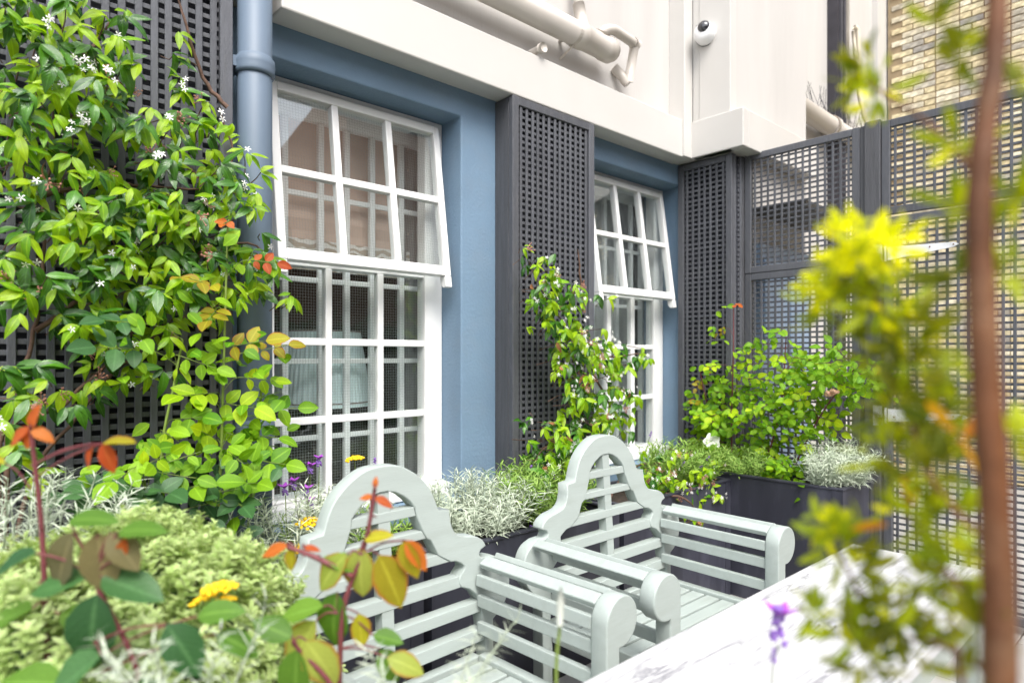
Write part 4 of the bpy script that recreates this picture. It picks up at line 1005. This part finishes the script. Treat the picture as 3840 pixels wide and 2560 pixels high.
rl_t = rose('climbing rose with red tipped canes in front of the left trellis and downpipe', ROSEL, [[(.60, 1.93, .58), (0.622, 1.93, 0.928), (0.63, 1.93, 1.178), (0.637, 1.93, 1.43), (0.64, 1.92, 1.657)], [(.50, 1.95, .58), (0.474, 1.95, 0.98), (0.507, 1.95, 1.206), (0.529, 1.95, 1.327)], [(.45, 1.88, .58), (.42, 1.82, .85), (.40, 1.80, .97)]], (.5, 1.93, .57), (.040, .066), ['rose_leaf', 'rose_leaf', 'rose_lite'], nextra=210)
ROSER = [(3.352, 1.814, 1.57, 'rose_red', .6), (3.42, 1.932, 1.429, 'rose_bronze', .8), (3.381, 1.752, 1.325), (3.433, 2.05, 1.198, 'rose_red', .7), (3.438, 2.10, 1.117, 'rose_bronze', .8), (3.314, 2.05, 1.018, 'rose_bronze', .8), (3.303, 1.92, 1.227), (3.484, 1.913, 1.2), (3.357, 1.664, 1.348), (3.352, 1.565, 1.416), (3.519, 1.546, 1.325), (3.403, 1.613, 1.253), (3.484, 1.507, 1.206), (3.405, 1.383, 1.255), (3.441, 1.311, 1.21), (3.333, 1.189, 1.256), (3.44, 1.834, 1.102), (3.491, 1.73, 1.129), (3.415, 1.547, 1.09, 'rose_bronze', .8), (3.463, 1.429, 1.116), (3.448, 1.292, 1.144), (3.314, 1.143, 1.194), (3.467, 1.987, 1.07), (3.43, 2.03, 0.939), (3.366, 1.848, 0.956), (3.307, 1.663, 0.995), (3.49, 1.605, 0.965), (3.404, 1.45, 0.957), (3.458, 2.05, 0.8), (3.493, 2.002, 0.782), (3.457, 1.817, 0.828), (3.503, 1.685, 0.812), (3.387, 1.488, 0.864), (3.476, 1.435, 0.977), (3.398, 1.839, 0.707), (3.506, 1.738, 0.707), (3.493, 1.98, 0.70), (3.321, 1.527, 0.729), (3.33, 1.485, 0.70), (3.348, 2.03, 0.911), (3.45, 2.1, 0.75)]
ROSER += [(p[0]+random.uniform(-.1, .08), min(2.0, p[1]+random.uniform(-.12, .12)), p[2]+random.uniform(-.08, .06)) for p in ROSER[10:] for _ in (0, 1, 2, 3) if p[2] < 1.3]
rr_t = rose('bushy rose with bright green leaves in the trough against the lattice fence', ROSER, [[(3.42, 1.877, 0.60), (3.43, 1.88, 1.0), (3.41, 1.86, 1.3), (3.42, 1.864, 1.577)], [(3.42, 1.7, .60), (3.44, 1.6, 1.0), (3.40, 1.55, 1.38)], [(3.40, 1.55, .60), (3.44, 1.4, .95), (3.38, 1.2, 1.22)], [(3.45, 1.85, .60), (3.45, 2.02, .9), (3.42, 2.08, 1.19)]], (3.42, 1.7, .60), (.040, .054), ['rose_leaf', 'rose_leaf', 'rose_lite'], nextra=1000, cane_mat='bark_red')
mb = MB()
for k in range(14):
    a = k*2.4; r = .012+.0016*k; mb.ball((3.36+r*math.cos(a)*.7, 1.30+r*math.sin(a), 1.10+random.uniform(-.012, .012)), .011)
part('rose_bloom', mb, M['peach'], rr_t, smooth=True)

# ================================================================== SPRIGGY PLANTS
def spriggy(name, label, cat, meshes, c, rx, ry, n, h, base, lean=.5, mat='stem_silver', group=None, out=(0, -.25)):
    t = thing(name, label, cat, base, group)
    for i in range(n):
        r = math.sqrt(random.random()); a = random.uniform(0, 2*PI)
        p = Vector((c[0]+rx*r*math.cos(a), c[1]+ry*r*math.sin(a), c[2]+random.uniform(0, .05)*(1-r)))
        d = Vector((math.cos(a)*r*lean*(rx/max(rx, ry))+out[0], math.sin(a)*r*lean*(ry/max(rx, ry))+out[1]*r, 1))+rv(.22)
        put_mesh(t, base, 'sprig', random.choice(meshes), p, d, h*random.uniform(.7, 1.15))
    return t
def flower_on(t, base, me, p, q, s, extra=None, name='flower_head', mat='stem_green'):
    """a head at q on a thin stalk from p"""
    st = MB(); mid = (Vector(p)+Vector(q))/2+rv(.01)
    st.tube(smooth_path([p, mid, q], 4), .0014, 5)
    part('stalk', st, M[mat], t, smooth=True)
    d = (Vector(q)-Vector(p)).normalized()
    put_mesh(t, base, name, me, Vector(q), d+rv(.15), s)
    if extra: put_mesh(t, base, 'bract', extra, Vector(q), d, s)
b = (.15, 1.68, .56)
spriggy('curry_plant', 'silver needle leaved shrub at far left below the trellis', 'shrub', SIL, (.12, 1.70, .80), .20, .16, 62, .20, b)
b = (.80, 1.92, .57)
t = spriggy('curry_plant', 'silver curry plant with purple and yellow flowers behind the nearer chair', 'shrub', SIL, (.86, 1.90, .62), .20, .10, 95, .22, b)
flower_on(t, b, YF, (1.09, 1.99, .66), (1.088, 2.0, .925), .034)
flower_on(t, b, YF, (.83, 1.84, .60), (.841, 1.82, .782), .042)
flower_on(t, b, YF, (.80, 1.80, .60), (.805, 1.78, .722), .036)
for p in ((.909, 1.96, .905), (.94, 1.96, .925), (.802, 1.9, .86), (.872, 1.9, .845), (.86, 1.97, .86), (.90, 1.93, .80)):
    flower_on(t, b, SPH, (p[0]+random.uniform(-.03, .03), p[1], .64), p, .032, SPW)
flower_on(t, b, LF, (1.20, 2.08, .66), (1.215, 2.08, .875), .034, name='flower_spike')
b = (1.70, 1.95, .57)
t = spriggy('curry_plant', 'large silver curry plant between the two chairs', 'shrub', SIL, (1.57, 1.93, .60), .20, .14, 150, .20, b)
for p in ((1.631, 1.93, .69), (1.833, 1.93, .672)): flower_on(t, b, YF, (p[0], p[1]+.04, .60), p, .017)
b = (1.9, 1.95, .57)
t = spriggy('lavender', 'green lavender beside the large silver plant between the chairs', 'shrub', LAV, (1.90, 1.93, .60), .17, .14, 150, .205, b)
for p in ((1.763, 1.83, .608), (1.90, 1.85, .615), (2.02, 1.86, .66), (1.97, 1.9, .76), (2.1, 1.9, .80), (1.88, 1.95, .80)): flower_on(t, b, LF, (p[0]+.03, p[1]+.08, .60), p, .028, name='flower_spike')
b = (2.98, 2.0, .57)
t = spriggy('lavender', 'grey green lavender under the second window near the corner', 'shrub', LAV, (2.98, 1.94, .60), .24, .14, 130, .20, b)
for p in ((2.85, 1.84, .72), (2.95, 1.80, .70), (3.02, 1.8, .735), (2.80, 2.0, .86)): flower_on(t, b, LF, (p[0], p[1]+.06, .62), p, .030, name='flower_spike')
b = (1.02, 1.98, .57)
t = spriggy('lavender', 'lavender showing through the back of the nearer chair', 'shrub', LAV, (1.03, 1.95, .58), .16, .12, 80, .19, b)
for p in ((1.0, 1.84, .70), (.96, 1.85, .66), (1.12, 1.86, .72)): flower_on(t, b, LF, (p[0], p[1]+.06, .62), p, .028, name='flower_spike')
b = (3.42, 1.30, .60)
spriggy('curry_plant', 'silver curry plant at the near end of the fence trough', 'shrub', SIL, (3.40, 1.29, .63), .16, .11, 140, .20, b, out=(-.1, -.2))
b = (3.40, 1.85, .60)
spriggy('lavender', 'small lavender tuft hanging over the rim of the fence trough', 'shrub', LAV, (3.30, 1.78, .63), .10, .12, 60, .15, b, out=(-.5, -.1))
b = (.72, 1.98, .57)
t = thing('tall_lily_plant', 'tall stem of narrow green leaves in front of the downpipe', 'plant', b)
st = MB(); path = smooth_path([(.72, 1.98, .57), (.715, 1.96, .8), (.735, 1.95, 1.0), (.748, 1.95, 1.18)], 6); st.tube(path, .004, 6); part('stem', st, M['stem_green'], t, smooth=True)
lv = []
for i in range(80):
    p = path[min(len(path)-1, int(len(path)*(.15+.85*i/80)))]; a = i*2.4
    d = Vector((math.cos(a), math.sin(a)-.2, .55)); lv.append((frame(p, d, (0, 0, 1), random.uniform(.05, .085)), 'nar%d' % random.randrange(3), 'lily_leaf'))
put_leaves(t, lv, b)
# white petunia
b = (3.30, 1.96, .60)
t = thing('petunia', 'white petunia flower in front of the rose bush', 'flower', b)
mb = MB(); c = Vector((3.28, 1.92, .80)); ax = Vector((-.8, -.6, .1)).normalized(); u_ = ax.cross(Vector((0, 0, 1))).normalized(); w_ = ax.cross(u_)
v = [c-ax*.02]; n = 20
for k in range(n):
    a = 2*PI*k/n; r = .042*(1+.13*math.cos(5*a)); v.append(c+(u_*math.cos(a)+w_*math.sin(a))*r*.5+ax*.004)
for k in range(n):
    a = 2*PI*k/n; r = .045*(1+.14*math.cos(5*a)); v.append(c+(u_*math.cos(a)+w_*math.sin(a))*r+ax*(.004+.005*math.sin(10*a)))
mb.add(v, [(0, 1+k, 1+(k+1) % n) for k in range(n)]+[(1+k, 1+n+k, 1+n+(k+1) % n, 1+(k+1) % n) for k in range(n)])
part('petal', mb, M['petal_white'], t, smooth=True)
part('stem', MB().tube(smooth_path([(3.32, 1.98, .60), (3.30, 1.96, .7), tuple(c-ax*.02)], 5), .002, 5), M['stem_green'], t)
lv = [(frame((3.30+random.uniform(-.05, .05), 1.93+random.uniform(-.05, .05), .66+random.uniform(0, .14)), rv()+Vector((0, -.4, .2)), (0, -.4, 1), random.uniform(.04, .055)), 'rose1', 'rose_leaf') for _ in range(30)]
put_leaves(t, lv, b)

# ================================================================== CLIPPED SHRUB, FRONT LEFT
b = (.20, 1.22, .50)
t = thing('hebe_shrub', 'rounded variegated pale green shrub filling the lower left', 'shrub', b)
C = Vector((.215, 1.22, .64)); RX, RY, RZ = .345, .34, .345
spr = []
for i in range(2600):
    zc = random.uniform(-.15, 1); a = random.uniform(0, 2*PI); r = math.sqrt(1-zc*zc)
    nrm = Vector((r*math.cos(a), r*math.sin(a), zc))
    if nrm.y > .75 and zc < .35: continue
    lump = 1+.055*math.sin(nrm.x*9+1)*math.sin(nrm.y*8+2)+.04*math.sin(nrm.z*13+nrm.x*7)
    p = C+Vector((nrm.x*RX, nrm.y*RY, nrm.z*RZ))*lump*random.uniform(.88, 1.03)
    spr.append((p, nrm+Vector((0, 0, .55))+rv(.35), random.uniform(.032, .048)))
spr.sort(key=lambda q: (q[0]-CAMP).length)
B = Matrix.Translation(-Vector(b)); restm = MB()
for i, (p, d, s) in enumerate(spr):
    k = random.randrange(5); m = frame(p-d.normalized()*s*.5, d, rv(), s)
    if i % 7 == 0 and i//7 < 300: link('sprig', HEB[k], None, t, mtx=B @ m)
    else:
        q = HEB_MB[k]; restm.add((np.array(q.v) @ np.array(m.to_3x3()).T+np.array(m.translation)).tolist(), q.f, q.uv)
part('foliage', restm, M['hebe'], t, smooth=True, uv=True, kind='stuff')
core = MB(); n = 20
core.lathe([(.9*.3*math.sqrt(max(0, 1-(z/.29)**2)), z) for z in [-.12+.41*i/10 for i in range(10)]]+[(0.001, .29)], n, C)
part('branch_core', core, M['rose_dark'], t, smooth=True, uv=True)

# ================================================================== FOREGROUND ROSES (close to the lens)
def fg_rose(label, canes, sprays, base, cane_mat='bark_red', r0=.0045):
    t = thing('rose_shoot', label, 'rose', base)
    st = MB(); lv = []
    for c in canes:
        pts = smooth_path(c, 8); n = len(pts); st.tube(pts, [r0*(1-.4*k/n) for k in range(n)], 8)
        for k in range(2, n-1, 2): st.tube([pts[k], pts[k]+rv().normalized()*.010], [.0025, .0002], 4)
    for (o_, p, d, nn, s, mat) in sprays:
        o_ = Vector(o_); p = Vector(p); st.tube(smooth_path([o_, (o_+p)/2+Vector((0, 0, .006)), p], 4), .0014, 5)
        lv.append((frame(p, d, nn+rv(.15), s*(.88 if mat == 'rose_red' else 1), w=.74 if mat == 'rose_red' else .92), 'rose%d' % random.randrange(3), mat))
    part('stem', st, M[cane_mat], t, smooth=True)
    put_leaves(t, lv, base)
    return t
# right = screen right, up = z, toward the lens = -F
Fv = Vector((math.cos(YAW), math.sin(YAW), 0)); Rv = Vector((math.sin(YAW), -math.cos(YAW), 0)); Uv = Vector((0, 0, 1))
def sv(r, u, f=0): return Rv*r+Uv*u+Fv*f
bl_ = (.16, .93, .55)
top = Vector((.101, 1.058, 1.185)); j1 = Vector((.150, .925, 1.010))
fg_rose('out of focus rose with red shoots and big dark leaves at the lower left', [[(.13, 1.03, .55), (.117, 1.043, .893), (.112, 1.05, 1.05), tuple(top)], [(.22, .95, .55), (.20, .90, .85), tuple(j1)]], [
    (top, top, sv(-.9, -.5), sv(-.3, .6, -.7), .052, 'rose_red'), (top, top, sv(.8, -.4), sv(.2, .6, -.7), .040, 'rose_red'), (top, top, sv(.35, 1), sv(0, .2, -1), .040, 'rose_red'), (top, top, sv(-.2, -.8), sv(0, .3, -1), .035, 'rose_red'),
    (top-Uv*.05, (.163, 1.002, 1.165), sv(-.25, -1), sv(-.5, .2, -.9), .042, 'rose_red'), (top-Uv*.05, (.172, .995, 1.165), sv(.35, -1), sv(.5, .2, -.9), .050, 'rose_red'), (top-Uv*.07, (.172, .995, 1.165), sv(1, .05), sv(0, 1, -.5), .045, 'rose_bronze'),
    (top-Uv*.08, (.075, 1.07, 1.14), sv(-1, -.15), sv(0, .9, -.5), .055, 'rose_bronze'),
    (j1, j1+sv(.005, -.02), sv(-.15, -1, -.1), sv(.1, .5, -1), .105, 'rose_dark'), (j1, j1+sv(.01, 0), sv(1, -.35), sv(.2, .9, -.6), .082, 'rose_dark'), (j1, j1+sv(-.005, 0), sv(-1, -.25), sv(-.1, .9, -.6), .078, 'rose_dark'),
    (j1, j1+sv(-.025, .055), sv(-.35, -.9), sv(-.3, .5, -1), .082, 'rose_mauve'), (j1, j1+sv(.005, .055), sv(.15, -1), sv(.3, .4, -1), .078, 'rose_mauve'), (j1, j1+sv(.02, .055), sv(.6, -.8), sv(.5, .4, -1), .06, 'rose_mauve'), (j1, j1+sv(-.07, .03), sv(-1, -.5), sv(0, .9, -.5), .066, 'rose_dark'), (j1, j1+sv(.03, .055), sv(1, .2), sv(0, 1, -.4), .06, 'rose_mid'), (j1, j1+sv(-.03, .07), sv(.7, .1), sv(0, 1, -.5), .06, 'rose_mid'),
    (j1, j1+sv(.03, .02), sv(.3, 1), sv(.6, 0, -1), .035, 'rose_red'),
    ((.117, 1.043, .95), (.10, 1.03, .955), sv(-1, -.35), sv(0, .9, -.6), .075, 'rose_mid'), ((.117, 1.043, .93), (.13, 1.03, .94), sv(1, -.2), sv(0, .9, -.6), .07, 'rose_mid'),
    (j1-Uv*.08, (.215, .86, .955), sv(.6, -.9), sv(.2, .8, -.7), .080, 'rose_dark'), (j1-Uv*.08, (.15, .88, .93), sv(-.9, -.7), sv(-.2, .8, -.7), .085, 'rose_dark'), (j1-Uv*.10, (.25, .86, .955), sv(1, .25), sv(0, .9, -.6), .060, 'rose_mid'), (j1-Uv*.12, (.27, .85, .93), sv(.8, -.3), sv(0, .9, -.5), .062, 'rose_mid'), (j1-Uv*.16, (.19, .86, .90), sv(.3, -1), sv(0, .6, -1), .075, 'rose_dark'), (j1-Uv*.2, (.12, .95, .88), sv(-1, .1), sv(0, .9, -.6), .08, 'rose_mid')], bl_)
bm_ = (.42, .83, .55)
tp_ = Vector((.464, .795, 1.095)); m1 = Vector((.445, .80, 1.005)); m2 = Vector((.425, .83, .92))
fg_rose('out of focus rose shoot with orange tips in front of the nearer chair', [[(.42, .83, .55), (.427, .828, .822), (.43, .82, .93), (.452, .80, 1.02), tuple(tp_)], [tuple(m1+sv(-.01, -.03)), (.40, .85, 1.0), (.375, .88, 1.012)], [(.40, .80, .55), (.41, .79, .80), (.36, .83, .90)]], [
    (tp_, tp_, sv(.1, 1), sv(.2, .2, -1), .020, 'rose_red'), (tp_-Uv*.012, tp_-Uv*.012, sv(-1, -.1), sv(0, .9, -.6), .026, 'rose_red'), (tp_-Uv*.012, tp_-Uv*.012, sv(.85, -.5), sv(.2, .7, -.7), .034, 'rose_red'),
    (m1, m1+sv(0, .01), sv(-.05, -1), sv(0, .35, -1), .080, 'rose_muted'), (m1, m1+sv(.025, .0), sv(.45, -1), sv(.25, .4, -1), .085, 'rose_bronze'), (m1, m1+sv(-.02, .0), sv(-.75, -.75), sv(-.2, .6, -.9), .072, 'rose_muted'), (m1, m1+sv(.005, .02), sv(.9, .18), sv(0, 1, -.5), .042, 'rose_bronze'),
    (m1, m1+sv(.06, .02), sv(.3, -.9), sv(-.4, .3, -1), .058, 'rose_bronze'), (m1, m1+sv(.062, .02), sv(.62, -.9), sv(.5, .3, -1), .060, 'rose_red'),
    ((.375, .88, 1.012), (.375, .88, 1.014), sv(-1, -.35), sv(0, .8, -.7), .048, 'rose_red'), ((.375, .88, 1.012), (.38, .875, 1.012), sv(-.1, -1), sv(-.5, .3, -1), .035, 'rose_bronze'), ((.39, .86, 1.01), (.39, .865, 1.012), sv(.7, -.1), sv(0, .9, -.5), .03, 'rose_red'),
    (m2, m2+sv(-.02, .01), sv(-1, -.2), sv(0, .9, -.6), .068, 'rose_mid'), (m2, m2+sv(.0, .03), sv(-.2, -1), sv(-.2, .5, -1), .09, 'rose_mid'), (m2, m2+sv(-.03, -.01), sv(-.6, -1), sv(-.2, .5, -1), .085, 'rose_muted'), (m2, m2+sv(.03, .0), sv(.1, -1), sv(.5, .2, -1), .05, 'rose_bronze'), (m2, m2+sv(.05, -.03), sv(.8, -.2), sv(0, .9, -.6), .045, 'rose_mid'), (m2, m2+sv(.03, .06), sv(-.7, .35), sv(0, .9, -.6), .055, 'rose_mid'),
    ((.36, .83, .90), (.36, .83, .905), sv(-.8, .35), sv(0, .8, -.7), .06, 'rose_mid'), ((.36, .83, .90), (.365, .825, .89), sv(-.1, -1), sv(-.1, .5, -1), .085, 'rose_mid'), ((.36, .83, .90), (.375, .82, .90), sv(.6, -.9), sv(.2, .5, -1), .08, 'rose_muted'), (m2-Uv*.05, (.47, .79, .87), sv(.5, -.9), sv(.2, .6, -1), .06, 'rose_mid'), (m2-Uv*.05, (.475, .78, .86), sv(1, -.35), sv(0, .8, -.8), .06, 'rose_muted')], bm_)
b = (.306, .98, .5)
t = thing('curry_plant', 'out of focus yellow flower head on a stalk above the clipped shrub', 'flower', b)
flower_on(t, b, YF, (.31, .96, .6), (.316, .985, .938), .027); flower_on(t, b, YF, (.31, .96, .8), (.298, 1.0, .922), .020); flower_on(t, b, YF, (.31, .96, .8), (.325, .99, .918), .018)
for (bx, by, bz, n_, lb) in ((.235, .80, .84, 7, 'blurred silver sprigs at the bottom edge between the rose shoots'), (.50, .70, .80, 6, 'blurred silver sprigs at the bottom edge in front of the nearer chair')):
    b = (bx, by, .5); spriggy('curry_plant', lb, 'shrub', SIL, (bx, by, bz), .05, .05, n_, .13, b, lean=.8)
b = (.581, .553, .5)
t = thing('lavender_stalk', 'blurred pale stalk with faint lilac tip in front of the chairs', 'flower', b)
part('stem', MB().tube(smooth_path([(.581, .553, .5), (.579, .554, .86), (.583, .551, .945)], 5), .0022, 6), M['stem_green'], t, smooth=True)
part('flower_bud', MB().tube([(.583, .551, .945), (.584, .551, .975), (.585, .551, .992)], [.0035, .005, .001], 8), M['stem_silver'], t, smooth=True)
b = (.681, .327, .5)
t = thing('lavender_flower', 'blurred purple lavender flower in front of the marble table', 'flower', b)
part('stem', MB().tube(smooth_path([(.676, .33, .5), (.681, .327, .90), (.686, .322, .965)], 5), .0016, 6), M['stem_silver'], t, smooth=True)
put_mesh(t, b, 'flower_spike', LF, Vector((.686, .322, .966)), (0.05, 0, 1), .042); put_mesh(t, b, 'flower_spike', LF, Vector((.6835, .325, .945)), (0, 0, 1), .016)
put_mesh(t, b, 'bract', SPW, Vector((.687, .321, .975)), (.1, 0, 1), .030)

# ================================================================== FOREGROUND TREE, RIGHT
FG = [(0.4976, 0.1744, 1.3632, 0.024, 34, 'y'), (0.5136, 0.16, 1.3616, 0.0144, 17, 'y'), (0.4992, 0.1944, 1.3384, 0.0192, 20, 'y'), (0.512, 0.1824, 1.3384, 0.0232, 30, 'g'), (0.5112, 0.1616, 1.3208, 0.0256, 30, 'g'), (0.4976, 0.196, 1.3184, 0.016, 17, 'g'), (0.5072, 0.144, 1.2976, 0.024, 28, 'm'), (0.5216, 0.1736, 1.2864, 0.0192, 13, 'm'), (0.5024, 0.1376, 1.268, 0.0208, 25, 'm'), (0.5008, 0.1504, 1.2432, 0.0216, 22, 'm'), (0.4856, 0.12, 1.24, 0.0168, 18, 'm'), (0.4984, 0.152, 1.2096, 0.024, 25, 'g'), (0.4816, 0.124, 1.2064, 0.02, 23, 'm'), (0.4752, 0.108, 1.228, 0.0064, 6, 'o'), (0.4848, 0.1424, 1.1744, 0.0176, 10, 'o'), (0.4672, 0.116, 1.1792, 0.0192, 20, 'g'), (0.456, 0.104, 1.1568, 0.016, 15, 'g'), (0.4856, 0.1848, 1.144, 0.0192, 22, 'g'), (0.4808, 0.1896, 1.1552, 0.0096, 10, 'y'), (0.4952, 0.1768, 1.128, 0.016, 13, 'm'), (0.4592, 0.1232, 1.136, 0.016, 13, 'g'), (0.4784, 0.1488, 1.104, 0.0208, 20, 'm'), (0.4736, 0.1744, 1.0912, 0.0184, 20, 'g'), (0.4744, 0.196, 1.0936, 0.0096, 6, 'g'), (0.4656, 0.1608, 1.08, 0.0176, 18, 'm'), (0.4712, 0.1336, 1.0904, 0.0168, 11, 'm'), (0.5392, 0.18, 1.5048, 0.0136, 8, 'm'), (0.5416, 0.1776, 1.4848, 0.0152, 11, 'g'), (0.5296, 0.1888, 1.492, 0.0088, 4, 'm'), (0.4368, 0.1, 1.4024, 0.0064, 6, 'g'), (0.4352, 0.1016, 1.3648, 0.0064, 8, 'g'), (0.4208, 0.0712, 1.364, 0.0056, 13, 'g'), (0.4192, 0.0728, 1.3256, 0.0072, 10, 'g'), (0.4392, 0.0976, 1.4544, 0.0048, 5, 'm'), (0.4424, 0.0728, 1.428, 0.0056, 6, 'm'), (0.4368, 0.1, 1.3248, 0.0064, 6, 'm'), (0.4352, 0.1016, 1.2696, 0.0064, 6, 'g'), (0.4208, 0.0712, 1.2384, 0.0056, 6, 'g'), (0.4248, 0.0888, 1.1288, 0.0096, 10, 'm'), (0.4648, 0.1176, 1.4864, 0.0112, 5, 'm')]
TR = [(0.416, 0.076, 0.0), (0.4168, 0.0752, 0.6), (0.416, 0.076, 1.0792), (0.4136, 0.0776, 1.1928), (0.4096, 0.0808, 1.2616), (0.408, 0.0832, 1.3296), (0.4072, 0.0832, 1.364), (0.4096, 0.0816, 1.3984), (0.4136, 0.0776, 1.444), (0.416, 0.076, 1.536)]
BR = [[(0.4128, 0.0784, 1.1816), (0.4464, 0.1016, 1.188), (0.4776, 0.128, 1.212), (0.496, 0.1432, 1.256), (0.5136, 0.16, 1.3016), (0.508, 0.1752, 1.3504)], [(0.4144, 0.0768, 1.136), (0.4544, 0.1056, 1.1464), (0.4872, 0.1408, 1.1744)], [(0.4152, 0.076, 1.1112), (0.4672, 0.116, 1.1008), (0.4848, 0.1536, 1.0944), (0.4856, 0.1848, 1.1408)], [(0.4088, 0.0824, 1.3712), (0.452, 0.1072, 1.4072), (0.4912, 0.1368, 1.444), (0.5368, 0.1816, 1.492)], [(0.416, 0.076, 1.04), (0.448, 0.1, 1.0888), (0.452, 0.1072, 1.1288), (0.4648, 0.1176, 1.1576)]]
b = (.416, .076, 0)
t = thing('garden_tree', 'out of focus young tree with reddish trunk and yellow green foliage at right', 'tree', b)
tp2 = smooth_path(TR, 5); part('trunk', MB().tube(tp2, [.0089-.0044*k/len(tp2)+random.uniform(-.0003, .0006) for k in range(len(tp2))], 16), M['bark_fg'], t, smooth=True)
mb = MB()
for c in BR:
    pts = smooth_path(c, 5); mb.tube(pts, [.0021*(1-.5*k/len(pts)) for k in range(len(pts))], 6)
part('branch', mb, M['bark_fg'], t, smooth=True)
lv = []
for (x, y, z, r, n, c) in FG:
    for k in range(int(n*(1.0 if c == 'o' else 2.1))):
        d = rv().normalized(); p = Vector((x, y, z))+d*r*random.random()**.5*.8
        dd = d+Vector((0, 0, .35))+rv(.5)
        cc_ = c if random.random() < .75 else random.choice('gmy' if c != 'y' else 'yyg')
        lv.append((frame(p, dd, rv(), (random.uniform(.011, .019) if cc_ == 'y' else random.uniform(.012, .027)), w=2.1 if cc_ == 'y' else 1.7), 'nar%d' % random.randrange(3), 'fg_'+cc_))
put_leaves(t, lv, b)
